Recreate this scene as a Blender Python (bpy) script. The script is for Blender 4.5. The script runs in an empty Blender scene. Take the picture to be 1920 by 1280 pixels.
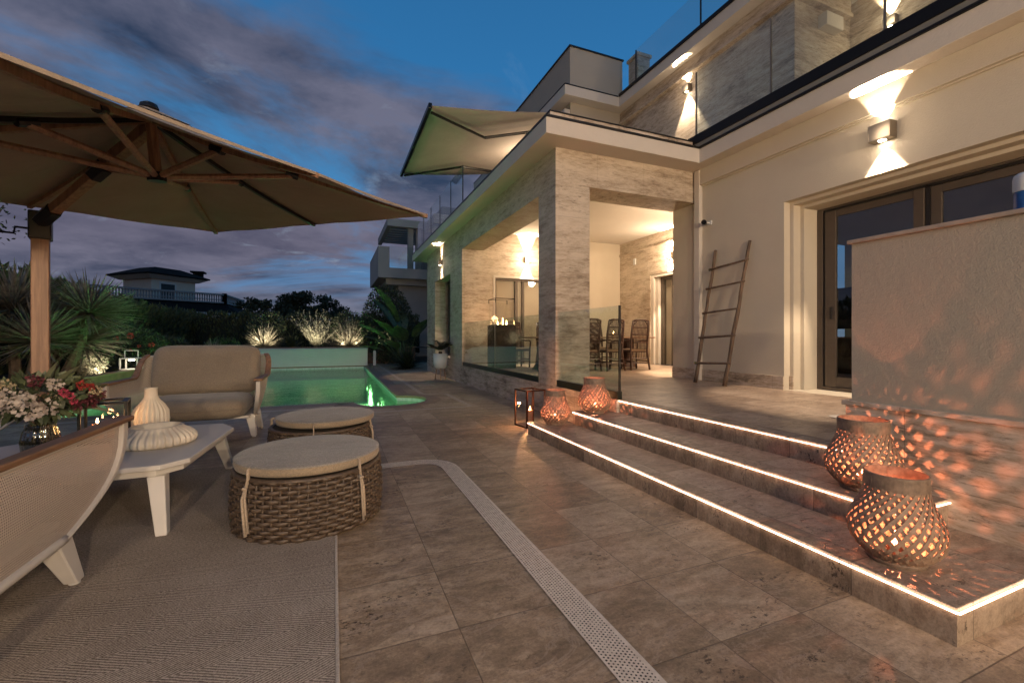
import bpy, bmesh, math, random
from mathutils import Vector, Matrix
from mathutils.geometry import tessellate_polygon
rnd = random.Random(7)
PI = math.pi
sc = bpy.context.scene
C = sc.collection
# ------------------------------------------------------------------ camera
cam_d = bpy.data.cameras.new("camera"); cam = bpy.data.objects.new("camera", cam_d); C.objects.link(cam)
cam_d.sensor_width = 36; cam_d.lens = 15.3; cam_d.shift_y = -0.0042; cam_d.clip_start = 0.05; cam_d.clip_end = 2000
cam.location = (0, 0, 1.2); cam.rotation_euler = (PI/2, 0, math.radians(-22.28))
sc.camera = cam
# ------------------------------------------------------------------ render
sc.view_settings.view_transform = 'Standard'; sc.view_settings.look = 'None'
sc.view_settings.exposure = 1.2; sc.view_settings.gamma = 1
sc.cycles.use_denoising = True
try: sc.cycles.denoiser = 'OPENIMAGEDENOISE'
except Exception: pass
sc.cycles.max_bounces = 8; sc.cycles.diffuse_bounces = 4; sc.cycles.glossy_bounces = 4
sc.cycles.transparent_max_bounces = 16; sc.cycles.transmission_bounces = 4
sc.cycles.caustics_reflective = False; sc.cycles.caustics_refractive = False
sc.cycles.sample_clamp_indirect = 1.0
# ------------------------------------------------------------------ node helpers
class NT:
    def __init__(s, tree): s.t = tree; s.n = tree.nodes; s.l = tree.links
    def link(s, a, b): s.l.new(a, b)
    def set(s, sock, v):
        if hasattr(v, 'is_output') or isinstance(v, bpy.types.NodeSocket): s.l.new(v, sock)
        elif isinstance(v, (tuple, list)) and len(v) == 3 and sock.type == 'RGBA': sock.default_value = (*v, 1)
        else: sock.default_value = v
    def math(s, op, a, b=None, c=None, clamp=False):
        n = s.n.new('ShaderNodeMath'); n.operation = op; n.use_clamp = clamp
        for i, v in enumerate((a, b, c)):
            if v is not None: s.set(n.inputs[i], v)
        return n.outputs[0]
    def noise(s, vec, scale, detail=4, rough=.55, dist=0):
        n = s.n.new('ShaderNodeTexNoise'); s.link(vec, n.inputs['Vector'])
        n.inputs['Scale'].default_value = scale; n.inputs['Detail'].default_value = detail
        n.inputs['Roughness'].default_value = rough; n.inputs['Distortion'].default_value = dist
        return n.outputs['Fac']
    def vor(s, vec, scale, feat='F1', out='Distance'):
        n = s.n.new('ShaderNodeTexVoronoi'); n.feature = feat; s.link(vec, n.inputs['Vector']); n.inputs['Scale'].default_value = scale
        return n.outputs[out]
    def map(s, vec, scale=(1, 1, 1), loc=(0, 0, 0), rot=(0, 0, 0)):
        n = s.n.new('ShaderNodeMapping'); s.link(vec, n.inputs[0]); n.inputs['Scale'].default_value = scale
        n.inputs['Location'].default_value = loc; n.inputs['Rotation'].default_value = rot
        return n.outputs[0]
    def ramp(s, fac, stops, interp='LINEAR'):
        n = s.n.new('ShaderNodeValToRGB'); s.link(fac, n.inputs[0]); cr = n.color_ramp; cr.interpolation = interp
        while len(cr.elements) < len(stops): cr.elements.new(0.5)
        for e, (p, c) in zip(cr.elements, stops):
            e.position = p; e.color = (*c, 1) if isinstance(c, (tuple, list)) else (c, c, c, 1)
        return n.outputs[0]
    def mix(s, fac, a, b, mode='MIX'):
        n = s.n.new('ShaderNodeMix'); n.data_type = 'RGBA'; n.blend_type = mode
        s.set(n.inputs[0], fac); s.set(n.inputs[6], a); s.set(n.inputs[7], b)
        return n.outputs[2]
    def sep(s, vec):
        n = s.n.new('ShaderNodeSeparateXYZ'); s.link(vec, n.inputs[0]); return n.outputs
    def comb(s, x, y, z):
        n = s.n.new('ShaderNodeCombineXYZ')
        for i, v in enumerate((x, y, z)): s.set(n.inputs[i], v)
        return n.outputs[0]
    def bump(s, h, strength=.3, dist=.01, normal=None):
        n = s.n.new('ShaderNodeBump'); n.inputs['Strength'].default_value = strength; n.inputs['Distance'].default_value = dist
        s.link(h, n.inputs['Height'])
        if normal: s.link(normal, n.inputs['Normal'])
        return n.outputs[0]
def new_mat(name):
    m = bpy.data.materials.new(name); m.use_nodes = True
    t = NT(m.node_tree); b = t.n['Principled BSDF']
    tc = t.n.new('ShaderNodeTexCoord')
    return m, t, b, tc.outputs['Object'], tc.outputs['UV']
def geo_pos(t):
    return t.n.new('ShaderNodeNewGeometry').outputs['Position']
# ------------------------------------------------------------------ world : dusk sky
w = bpy.data.worlds.new("World"); sc.world = w; w.use_nodes = True
t = NT(w.node_tree); bg = t.n['Background']
tc = t.n.new('ShaderNodeTexCoord'); D = tc.outputs['Generated']
x, y, z = t.sep(D)
zc = t.math('MAXIMUM', z, 0.0)
base = t.ramp(zc, [(0.0, (.105, .165, .255)), (.10, (.070, .145, .27)), (.26, (.046, .158, .315)), (.50, (.019, .110, .262)), (1.0, (.008, .045, .125))])
den = t.math('ADD', zc, .16)
pv = t.comb(t.math('DIVIDE', x, den), t.math('DIVIDE', y, den), 0.0)
n1 = t.noise(t.map(pv, (.75, .75, 1), (3.1, 1.7, 0)), .8, 7, .62, .5)
n2 = t.noise(t.map(pv, (1.0, 1.0, 1), (9.3, 4.2, 0)), 2.2, 6, .6, .2)
# more cloud towards the horizon and towards the left of the pool
side = t.math('ADD', t.math('MULTIPLY', x, -.9253), t.math('MULTIPLY', y, .3791))
bias = t.math('ADD', t.math('MULTIPLY', side, .24), t.math('MULTIPLY', zc, -.34))
dens = t.math('ADD', n1, bias)
mask = t.ramp(dens, [(.34, 0.0), (.50, 1.0)], 'EASE')
ccol = t.mix(t.ramp(n2, [(.32, 0.0), (.62, 1.0)]), (.018, .024, .046), (.104, .100, .138))
warm = t.ramp(t.math('ABSOLUTE', t.math('SUBTRACT', zc, .20)), [(0.0, 1.0), (.14, 0.0)], 'EASE')
ccol = t.mix(t.math('MULTIPLY', warm, .38), ccol, (.120, .088, .112))
low = t.ramp(zc, [(0.0, 1.0), (.13, 0.0)], 'EASE')
col = t.mix(t.math('MULTIPLY', mask, .92), base, ccol)
col = t.mix(t.math('MULTIPLY', low, .30), col, (.145, .175, .235))
# a few bright wisps
wn = t.noise(t.map(pv, (1.5, 1.5, 1), (5.2, 8.8, 0)), 1.6, 8, .65, .5)
wm = t.math('MULTIPLY', t.ramp(wn, [(.60, 0.0), (.74, 1.0)]), t.ramp(zc, [(.0, 1.0), (.55, .25)]))
col = t.mix(t.math('MULTIPLY', wm, .6), col, (.24, .30, .38))
t.link(col, bg.inputs['Color']); bg.inputs['Strength'].default_value = .68
# faint last glow of the dusk sky (very soft sun)
sd = bpy.data.lights.new("sun", 'SUN'); sd.energy = .06; sd.angle = math.radians(25); sd.color = (.75, .85, 1)
so = bpy.data.objects.new("sun", sd); C.objects.link(so); so.rotation_euler = (math.radians(35), 0, math.radians(-60))
# ------------------------------------------------------------------ geometry helpers
class MB:
    def __init__(s): s.v = []; s.f = []; s.uv = None; s.smooth = False
    def add(s, vs, fs):
        o = len(s.v); s.v += [tuple(p) for p in vs]; s.f += [tuple(i+o for i in f) for f in fs]
    def box(s, x0, y0, z0, x1, y1, z1, M=None):
        if x0 > x1: x0, x1 = x1, x0
        if y0 > y1: y0, y1 = y1, y0
        if z0 > z1: z0, z1 = z1, z0
        vs = [(x0,y0,z0),(x1,y0,z0),(x1,y1,z0),(x0,y1,z0),(x0,y0,z1),(x1,y0,z1),(x1,y1,z1),(x0,y1,z1)]
        if M is not None: vs = [M @ Vector(p) for p in vs]
        s.add(vs, [(0,3,2,1),(4,5,6,7),(0,1,5,4),(1,2,6,5),(2,3,7,6),(3,0,4,7)]); return s
    def prism(s, poly, z0, z1):
        n = len(poly)
        a = sum(poly[i][0]*poly[(i+1)%n][1]-poly[(i+1)%n][0]*poly[i][1] for i in range(n))
        if a < 0: poly = poly[::-1]
        s.add([(p[0],p[1],z0) for p in poly]+[(p[0],p[1],z1) for p in poly],
              [tuple(range(n))[::-1], tuple(range(n, 2*n))]+[(i,(i+1)%n,(i+1)%n+n,i+n) for i in range(n)]); return s
    def tube(s, pts, r, seg=8, cap=True, flat=None):
        pts = [Vector(p) for p in pts]; n = len(pts)
        rs = r if isinstance(r, (list, tuple)) else [r]*n
        vs = []; up = Vector((0,0,1)); prev = None
        for i, p in enumerate(pts):
            d = (pts[min(i+1,n-1)]-pts[max(i-1,0)]).normalized()
            if prev is None:
                a = d.cross(up)
                if a.length < .05: a = d.cross(Vector((1,0,0)))
            else: a = prev - d*prev.dot(d)
            a.normalize(); b = d.cross(a); prev = a
            for k in range(seg):
                th = 2*PI*(k+.5*(seg == 4))/seg
                fl = flat or 1
                vs.append(p + a*math.cos(th)*rs[i] + b*math.sin(th)*rs[i]*fl)
        fs = [(i*seg+k, i*seg+(k+1)%seg, (i+1)*seg+(k+1)%seg, (i+1)*seg+k) for i in range(n-1) for k in range(seg)]
        if cap: fs += [tuple(range(seg))[::-1], tuple((n-1)*seg+k for k in range(seg))]
        s.add(vs, fs); return s
    def lathe(s, prof, seg=48, cx=0, cy=0, rf=None, close=False):
        n = len(prof); vs = []
        for i, (r, z) in enumerate(prof):
            for k in range(seg):
                th = 2*PI*k/seg; rr = r*(rf(th, i) if rf else 1)
                vs.append((cx+rr*math.cos(th), cy+rr*math.sin(th), z))
        fs = [(i*seg+k, i*seg+(k+1)%seg, (i+1)*seg+(k+1)%seg, (i+1)*seg+k) for i in range(n-1) for k in range(seg)]
        if close: fs += [tuple(range(seg))[::-1], tuple((n-1)*seg+k for k in range(seg))]
        s.add(vs, fs); return s
    def grid(s, nu, nv, fn, uvfn=None):
        o = len(s.v)
        for j in range(nv+1):
            for i in range(nu+1): s.v.append(tuple(fn(i/nu, j/nv)))
        for j in range(nv):
            for i in range(nu):
                a = o+j*(nu+1)+i; s.f.append((a, a+1, a+nu+2, a+nu+1))
        if uvfn:
            if s.uv is None: s.uv = {}
            for j in range(nv+1):
                for i in range(nu+1): s.uv[o+j*(nu+1)+i] = uvfn(i/nu, j/nv)
        return s
    def blade(s, p, d, L, wd, bend=0.0, n=3, fold=.25):
        """tapering leaf blade from p along d"""
        p = Vector(p); d = Vector(d).normalized(); side = d.cross(Vector((0,0,1)))
        if side.length < .05: side = Vector((1,0,0))
        side.normalize(); upv = side.cross(d); vs = []
        for i in range(n+1):
            q = i/n; c = p + d*L*q - Vector((0,0,1))*bend*L*q*q
            ww = wd*(1-q**1.6)*(.6+.8*min(1,q*3))*.5
            if i == n: vs.append(c)
            else: vs += [c-side*ww+upv*ww*fold, c, c+side*ww+upv*ww*fold]
        fs = []
        for i in range(n-1):
            a = i*3; fs += [(a,a+1,a+4,a+3),(a+1,a+2,a+5,a+4)]
        a = (n-1)*3; fs += [(a,a+1,n*3),(a+1,a+2,n*3)]
        s.add(vs, fs); return s
    def leaf(s, p, size, R=rnd, asp=.5, d=None):
        p = Vector(p)
        d = Vector((R.gauss(0,1),R.gauss(0,1),R.gauss(0,1))) if d is None else Vector(d)
        d.normalize(); a = d.cross(Vector((R.gauss(0,1),R.gauss(0,1),R.gauss(0,1)))); a.normalize()
        s.add([p, p+d*size*.5+a*size*asp*.5, p+d*size, p+d*size*.5-a*size*asp*.5], [(0,1,2,3)]); return s
    def build(s, name, mat, parent=None, loc=None, bevel=0, smooth=False, seg=2, solid=0, sub=0):
        off = Vector(loc) if loc is not None else Vector((0,0,0))
        me = bpy.data.meshes.new(name); me.from_pydata([tuple(Vector(p)-off) for p in s.v], [], s.f); me.update()
        if s.uv:
            ul = me.uv_layers.new(name="UVMap")
            for l in me.loops: ul.data[l.index].uv = s.uv.get(l.vertex_index, (0,0))
        me.materials.append(mat)
        if smooth: me.shade_smooth()
        o = bpy.data.objects.new(name, me); C.objects.link(o)
        if parent is not None: o.parent = parent
        o.location = off
        if parent is not None and loc is None: o.location = (0,0,0)
        if solid:
            m = o.modifiers.new("solid", 'SOLIDIFY'); m.thickness = solid; m.offset = 0
        if bevel:
            m = o.modifiers.new("bevel", 'BEVEL'); m.width = bevel; m.segments = seg; m.limit_method = 'ANGLE'; m.angle_limit = math.radians(35)
        if sub:
            m = o.modifiers.new("sub", 'SUBSURF'); m.levels = sub; m.render_levels = sub
        return o
def tag(o, label=None, cat=None, group=None, kind=None):
    if label: o['label'] = label
    if cat: o['category'] = cat
    if group: o['group'] = group
    if kind: o['kind'] = kind
    return o
def empty(name, loc, label, cat, group=None, rz=0):
    o = bpy.data.objects.new(name, None); C.objects.link(o); o.location = loc; o.rotation_euler = (0,0,rz); o.empty_display_size = .1
    return tag(o, label, cat, group)
def copy_tree(o, parent=None):
    c = o.copy(); C.objects.link(c)
    if parent is not None: c.parent = parent
    for ch in list(o.children): copy_tree(ch, c)
    return c
KL = 3.0
def light(kind, name, loc, energy, color, parent=None, **kw):
    d = bpy.data.lights.new(name, kind); d.energy = energy*(KL if kind == 'SPOT' else 1); d.color = color
    for k, v in kw.items():
        if k != 'rot': setattr(d, k, v)
    o = bpy.data.objects.new(name, d); C.objects.link(o); o.location = loc
    if parent is not None: o.parent = parent
    if 'rot' in kw: o.rotation_euler = kw['rot']
    return o
# ------------------------------------------------------------------ materials
def simple(name, col, rough=.6, metal=0, bscale=0, bstr=.2, var=0, vscale=3, spec=.5, bdist=.01, trans=0):
    m, t, b, P, UV = new_mat(name)
    b.inputs['Roughness'].default_value = rough; b.inputs['Metallic'].default_value = metal
    b.inputs['Specular IOR Level'].default_value = spec
    if var:
        f = t.noise(P, vscale, 5, .6)
        c1 = tuple(c*(1-var) for c in col); c2 = tuple(min(1, c*(1+var)) for c in col)
        t.link(t.ramp(f, [(.3, c1), (.7, c2)]), b.inputs['Base Color'])
    else: b.inputs['Base Color'].default_value = (*col, 1)
    if bscale: t.link(t.bump(t.noise(P, bscale, 3, .6), bstr, bdist), b.inputs['Normal'])
    if trans:
        tl = t.n.new('ShaderNodeBsdfTranslucent'); tl.inputs[0].default_value = (*col, 1)
        mx = t.n.new('ShaderNodeMixShader'); mx.inputs[0].default_value = trans
        t.link(b.outputs[0], mx.inputs[1]); t.link(tl.outputs[0], mx.inputs[2])
        t.link(mx.outputs[0], t.n['Material Output'].inputs[0])
    return m
def emis(name, col, st):
    m, t, b, P, UV = new_mat(name); b.inputs['Base Color'].default_value = (*col, 1)
    b.inputs['Emission Color'].default_value = (*col, 1); b.inputs['Emission Strength'].default_value = st
    if not name.startswith('led'): m.cycles.emission_sampling = 'NONE'   # small flames and lenses sit beside their own lamp
    return m
M = {}
def trav(name, c0, c1, c2, slab=(.9, .9, .46), zsc=9.0, axis='wall'):
    m, t, b, P, UV = new_mat(name); W = geo_pos(t)
    sc3 = (1.2, 1.2, zsc*.62)
    f1 = t.noise(t.map(W, sc3), 1.6, 9, .72, .25)
    f2 = t.noise(t.map(W, (7, 7, zsc*3.2)), 1.0, 9, .8, .5)
    blot = t.noise(W, 1.1, 3, .5)
    f = t.math('ADD', t.math('MULTIPLY', f1, .55), t.math('MULTIPLY', f2, .45))
    f = t.math('ADD', f, t.math('MULTIPLY', t.math('SUBTRACT', blot, .5), .25))
    col = t.ramp(f, [(.385, c0), (.475, c1), (.58, c2)])
    pit = t.noise(t.map(W, (11, 11, 44)), 1.0, 7, .8, .4)
    pm = t.ramp(pit, [(.36, 1.0), (.45, 0.0)])
    cl = t.ramp(t.noise(t.map(W, (1.6, 1.6, 5)), 1.0, 3, .5), [(.42, 0.0), (.6, 1.0)])
    pm = t.math('MULTIPLY', pm, t.math('ADD', t.math('MULTIPLY', cl, .85), .15))
    col = t.mix(t.math('MULTIPLY', pm, .8), col, tuple(c*.28 for c in c0))
    # slab joints
    xx, yy, zz = t.sep(W)
    def joint(v, per, off=0):
        fr = t.math('FRACT', t.math('DIVIDE', t.math('ADD', v, off+100), per))
        dd = t.math('MINIMUM', fr, t.math('SUBTRACT', 1.0, fr))
        return t.math('LESS_THAN', t.math('MULTIPLY', dd, per), .0022)
    j = t.math('MAXIMUM', joint(zz, slab[2], -.459), t.math('MAXIMUM', joint(t.math('ADD', xx, yy), slab[0], .13), 0.0))
    col = t.mix(t.math('MULTIPLY', j, .45), col, tuple(c*.4 for c in c0))
    t.link(col, b.inputs['Base Color']); b.inputs['Roughness'].default_value = .62
    h = t.math('SUBTRACT', t.math('MULTIPLY', f2, .4), t.math('ADD', pm, j))
    t.link(t.bump(h, .55, .006), b.inputs['Normal'])
    return m
M['trav'] = trav('travertine', (.26, .195, .135), (.455, .37, .275), (.60, .51, .40))
M['trav_base'] = trav('travertine_base', (.16, .12, .08), (.42, .33, .24), (.62, .52, .42), (.62, .62, .9), 11)
def plaster(name, col, scale=170):
    m, t, b, P, UV = new_mat(name); W = geo_pos(t)
    v = t.noise(W, 1.3, 4, .6)
    t.link(t.ramp(v, [(.3, tuple(c*.93 for c in col)), (.7, col)]), b.inputs['Base Color'])
    b.inputs['Roughness'].default_value = .9; b.inputs['Specular IOR Level'].default_value = .15
    h = t.math('ADD', t.noise(W, scale, 4, .7), t.math('MULTIPLY', t.noise(W, scale*.35, 2, .5), .7))
    t.link(t.bump(h, .55, .007, t.bump(t.noise(W, 2.6, 3, .5), .15, .02)), b.inputs['Normal'])
    return m
M['plaster'] = plaster('cream_plaster', (.60, .53, .42))
M['paint'] = plaster('fascia_paint', (.62, .56, .48), 40)
M['ceil'] = plaster('ceiling_paint', (.70, .64, .56), 30)
M['plaster2'] = plaster('beige_plaster', (.43, .38, .305), 120)
def stone_floor(name, per=.468, ox=.0, oy=.0, c=((.155,.108,.067),(.262,.187,.118),(.385,.29,.195)), rough=.50, joints=True):
    m, t, b, P, UV = new_mat(name); W = geo_pos(t); xx, yy, zz = t.sep(W)
    u = t.math('DIVIDE', t.math('ADD', xx, 100*per-ox), per); v = t.math('DIVIDE', t.math('ADD', yy, 100*per-oy), per)
    cu = t.math('FLOOR', u); cv = t.math('FLOOR', v)
    wn = t.n.new('ShaderNodeTexWhiteNoise'); wn.noise_dimensions = '2D'; t.link(t.comb(cu, cv, 0.0), wn.inputs['Vector'])
    rv = wn.outputs['Value']; rc = wn.outputs['Color']
    off = t.n.new('ShaderNodeVectorMath'); off.operation = 'MULTIPLY_ADD'; t.link(rc, off.inputs[0]); off.inputs[1].default_value = (13, 9, 5); t.link(W, off.inputs[2])
    Q = off.outputs[0]
    f1 = t.noise(t.map(Q, (2.0, 5.2, 2.0)), 1.0, 9, .66, 1.1)
    f2 = t.noise(t.map(Q, (9, 16, 9)), 1.0, 6, .72, .5)
    f = t.math('ADD', t.math('ADD', t.math('MULTIPLY', f1, .55), t.math('MULTIPLY', f2, .45)), t.math('MULTIPLY', t.math('SUBTRACT', rv, .5), .14))
    col = t.ramp(f, [(.37, c[0]), (.50, c[1]), (.60, c[2])])
    sp = t.noise(Q, 75, 4, .8); sp2 = t.noise(t.map(Q, (14, 30, 14)), 1.0, 8, .8, .3)
    col = t.mix(1.0, col, t.ramp(t.math('ADD', t.math('MULTIPLY', sp, .5), t.math('MULTIPLY', sp2, .5)), [(.38, .62), (.50, 1.0), (.60, 1.28)]), 'MULTIPLY')
    vein = t.ramp(t.math('ABSOLUTE', t.math('SUBTRACT', t.noise(t.map(Q, (1.6, 3.0, 1.6)), 1.0, 7, .7, 1.2), .5)), [(.0, 1.0), (.022, 0.0)])
    col = t.mix(t.math('MULTIPLY', vein, .35), col, (.44,.35,.27))
    pit = t.noise(t.map(Q, (26, 42, 26)), 1.0, 5, .75)
    cl = t.ramp(t.noise(t.map(Q, (3, 5, 3)), 1.0, 3, .5), [(.50, 0.0), (.66, 1.0)])
    pm = t.math('MULTIPLY', t.ramp(pit, [(.40, 1.0), (.44, 0.0)]), cl)
    col = t.mix(t.math('MULTIPLY', pm, .9), col, (.035, .022, .014))
    h = t.math('SUBTRACT', t.math('MULTIPLY', f2, .25), pm)
    if joints:
        def jt(q):
            fr = t.math('FRACT', q); return t.math('MULTIPLY', t.math('MINIMUM', fr, t.math('SUBTRACT', 1.0, fr)), per)
        jd = t.math('MINIMUM', jt(u), jt(v)); j = t.ramp(jd, [(.0016, 1.0), (.0034, 0.0)])
        col = t.mix(t.math('MULTIPLY', j, .8), col, (.055, .038, .027)); h = t.math('SUBTRACT', h, j)
    t.link(col, b.inputs['Base Color'])
    t.link(t.math('ADD', t.math('MULTIPLY', f2, .3), rough-.12), b.inputs['Roughness'])
    t.link(t.bump(h, .45, .004), b.inputs['Normal'])
    return m
M['floor'] = stone_floor('paving_stone', ox=.48, oy=1.745)
M['porch'] = stone_floor('porch_stone', ox=.48, oy=1.745, c=((.20,.14,.10),(.33,.24,.175),(.44,.34,.26)), rough=.36)
M['step'] = stone_floor('step_stone', ox=.48, oy=1.745, c=((.16,.115,.08),(.26,.19,.135),(.36,.28,.205)))
M['coping'] = simple('pool_coping', (.20,.135,.095), .55, var=.2, vscale=6, bscale=40)
M['dark'] = simple('dark_metal', (.02,.018,.016), .4, .3)
M['black'] = simple('black_metal', (.008,.008,.008), .35, .4)
M['green_ch'] = simple('balustrade_channel', (.03,.032,.022), .35, .6)
M['steel'] = simple('bronze_steel', (.30,.26,.21), .38, .9, var=.1)
M['frame'] = simple('bronze_frame', (.095,.075,.058), .5, .3, var=.08, vscale=8)
M['framed'] = simple('dark_rubber', (.012,.010,.009), .5)
M['whitem'] = simple('white_powdercoat', (.58,.55,.51), .5, var=.05, bscale=300, bstr=.05)
M['white'] = simple('white_ceramic', (.66,.60,.50), .55, var=.07, vscale=9)
M['whitep'] = simple('white_plastic', (.62,.62,.60), .5, var=.04)
M['blue'] = simple('blue_plastic', (.02,.10,.32), .4, var=.3, vscale=30)
def wood(name, c0, c1, axis=2, rough=.5, sc=1.0):
    m, t, b, P, UV = new_mat(name)
    s = [38*sc]*3; s[axis] = 2.2*sc
    f = t.noise(t.map(P, tuple(s)), 1.0, 6, .65, .5)
    t.link(t.ramp(f, [(.32, c0), (.62, c1)]), b.inputs['Base Color']); b.inputs['Roughness'].default_value = rough
    t.link(t.bump(f, .3, .003), b.inputs['Normal']); return m
M['teak'] = wood('teak', (.15,.075,.042), (.30,.17,.10), 2)
M['teaky'] = wood('teak_cap', (.11,.055,.028), (.25,.135,.07), 1)
M['ladder'] = wood('rough_branch', (.07,.042,.025), (.16,.105,.068), 2, .8, .6)
M['legwood'] = wood('stand_wood', (.22,.12,.06), (.38,.23,.12), 2)
def fabric(name, col, scale=260, rough=.95, var=.25):
    m, t, b, P, UV = new_mat(name)
    a = t.noise(t.map(P, (1, .35, 1)), scale, 2, .7); a2 = t.noise(t.map(P, (.35, 1, 1)), scale, 2, .7)
    f = t.math('MAXIMUM', a, a2)
    big = t.noise(P, 3, 3, .5)
    f3 = t.math('ADD', t.math('MULTIPLY', f, .8), t.math('MULTIPLY', big, .25))
    t.link(t.ramp(f3, [(.48, tuple(c*(1-var) for c in col)), (.72, tuple(c*(1+var) for c in col))]), b.inputs['Base Color'])
    b.inputs['Roughness'].default_value = rough; b.inputs['Specular IOR Level'].default_value = .1
    b.inputs['Sheen Weight'].default_value = .2
    wr = t.noise(t.map(P, (1.5, 3, 3)), 2.2, 3, .5, 1.0)
    t.link(t.bump(f, .5, .003, t.bump(wr, .35, .04)), b.inputs['Normal']); return m
M['cushion'] = fabric('taupe_fabric', (.235,.195,.15), 210)
M['pouf'] = fabric('grey_fabric', (.27,.25,.225), 170, var=.3)
M['poufs'] = fabric('pouf_side_fabric', (.30,.24,.17), 170)
M['tie'] = fabric('tie_fabric', (.40,.32,.24), 150)
def canopy_mat():
    m, t, b, P, UV = new_mat('canopy_fabric')
    f = t.noise(P, 400, 2, .6); g = t.noise(P, 2, 4, .55)
    col = t.ramp(t.math('ADD', t.math('MULTIPLY', f, .4), t.math('MULTIPLY', g, .6)), [(.35, (.26,.215,.17)), (.65, (.325,.27,.215))])
    t.link(col, b.inputs['Base Color']); b.inputs['Roughness'].default_value = .9; b.inputs['Specular IOR Level'].default_value = .1
    w1 = t.noise(t.map(P, (1.2, 5, 1)), 1.5, 3, .5, .8)
    t.link(t.bump(w1, .45, .05), b.inputs['Normal'])
    return m
M['canopy'] = canopy_mat()
M['awning'] = simple('awning_fabric', (.37,.32,.275), .9, var=.06, vscale=1.5, bscale=3, bstr=.3, bdist=.05)
def perf_mat():
    m, t, b, P, UV = new_mat('perforated_shell')
    u, v, _ = t.sep(UV)
    pv_ = .0135; pu = .0125
    vr = t.math('DIVIDE', v, pv_); row = t.math('FLOOR', vr)
    uu = t.math('ADD', t.math('DIVIDE', u, pu), t.math('MULTIPLY', row, .5))
    du = t.math('MULTIPLY', t.math('SUBTRACT', t.math('FRACT', uu), .5), 1.0); dv = t.math('MULTIPLY', t.math('SUBTRACT', t.math('FRACT', vr), .5), 1.0)
    r2 = t.math('SQRT', t.math('ADD', t.math('MULTIPLY', du, du), t.math('MULTIPLY', dv, dv)))
    hole = t.ramp(r2, [(.20, 1.0), (.27, 0.0)])
    b.inputs['Base Color'].default_value = (.60,.52,.45,1); b.inputs['Roughness'].default_value = .6
    rim = t.ramp(r2, [(.2, 0.0), (.45, 1.0)]); t.link(t.bump(rim, .6, .003), b.inputs['Normal'])
    tr = t.n.new('ShaderNodeBsdfTransparent'); mx = t.n.new('ShaderNodeMixShader')
    t.link(hole, mx.inputs[0]); t.link(b.outputs[0], mx.inputs[1]); t.link(tr.outputs[0], mx.inputs[2])
    t.link(mx.outputs[0], t.n['Material Output'].inputs[0]); return m
M['perf'] = perf_mat()
def rug_mat():
    m, t, b, P, UV = new_mat('rug_weave'); xx, yy, zz = t.sep(P)
    band = .105
    q = t.math('FRACT', t.math('DIVIDE', t.math('ADD', yy, 50), band*2)); tri = t.math('MULTIPLY', t.math('ABSOLUTE', t.math('SUBTRACT', q, .5)), band*4)
    wob = t.math('MULTIPLY', t.noise(P, 30, 2, .5), .012)
    s_ = t.math('FRACT', t.math('DIVIDE', t.math('ADD', t.math('ADD', xx, 50), t.math('ADD', t.math('MULTIPLY', tri, 1.0), wob)), .026))
    st = t.math('ABSOLUTE', t.math('SUBTRACT', s_, .5))
    yarn = t.noise(t.map(P, (1, 1, 1)), 150, 3, .8)
    big = t.noise(P, 2.2, 5, .6)
    f = t.math('ADD', t.math('MULTIPLY', st, .60), t.math('ADD', t.math('MULTIPLY', yarn, .75), t.math('MULTIPLY', big, .2)))
    t.link(t.ramp(f, [(.42, (.085,.068,.054)), (.60, (.27,.225,.185)), (.78, (.50,.43,.36))]), b.inputs['Base Color'])
    b.inputs['Roughness'].default_value = .98; b.inputs['Specular IOR Level'].default_value = .05
    t.link(t.bump(t.math('ADD', st, yarn), .8, .006), b.inputs['Normal']); return m
M['rug'] = rug_mat()
M['rugedge'] = fabric('rug_binding', (.42,.36,.30), 200)
def wicker_mat():
    m, t, b, P, UV = new_mat('wicker'); f = t.noise(t.map(P, (30,30,160)), 1.0, 4, .7)
    t.link(t.ramp(f, [(.3, (.028,.018,.012)), (.55, (.078,.054,.037)), (.75, (.16,.118,.082))]), b.inputs['Base Color'])
    b.inputs['Roughness'].default_value = .5; t.link(t.bump(f, .4, .003), b.inputs['Normal']); return m
M['wicker'] = wicker_mat()
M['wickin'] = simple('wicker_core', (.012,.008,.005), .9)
M['rattan'] = simple('rattan', (.045,.018,.010), .45, var=.35, vscale=20)
M['rattanp'] = simple('rattan_pad', (.34,.24,.16), .9)
M['bamboo'] = simple('bamboo_strip', (.30,.20,.135), .6, var=.3, vscale=25, bscale=120)
M['bamboor'] = simple('bamboo_rim', (.22,.155,.11), .6, var=.35, vscale=30, bscale=90)
def glass_mat(name, tint=(.93,.97,.96), refl=1.0, base=.03):
    m, t, b, P, UV = new_mat(name)
    tr = t.n.new('ShaderNodeBsdfTransparent'); tr.inputs[0].default_value = (*tint, 1)
    gl = t.n.new('ShaderNodeBsdfGlossy'); gl.inputs['Roughness'].default_value = .01; gl.inputs['Color'].default_value = (.95,.97,1,1)
    fr = t.n.new('ShaderNodeFresnel'); bf = t.n.new('ShaderNodeNewGeometry').outputs['Backfacing']; t.link(t.math('SUBTRACT', 1.5, t.math('MULTIPLY', bf, .83333)), fr.inputs[0])
    mx = t.n.new('ShaderNodeMixShader'); t.link(t.math('ADD', t.math('MULTIPLY', fr.outputs[0], refl), base, clamp=True), mx.inputs[0])
    t.link(tr.outputs[0], mx.inputs[1]); t.link(gl.outputs[0], mx.inputs[2]); t.link(mx.outputs[0], t.n['Material Output'].inputs[0])
    return m
M['glass'] = glass_mat('railing_glass', (.90,.95,.94), .9, .02)
M['wglass'] = glass_mat('window_glass', (.80,.82,.80), 1.2, .03)
M['cglass'] = glass_mat('clear_glass', (.96,.96,.94), .8, .02)
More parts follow.
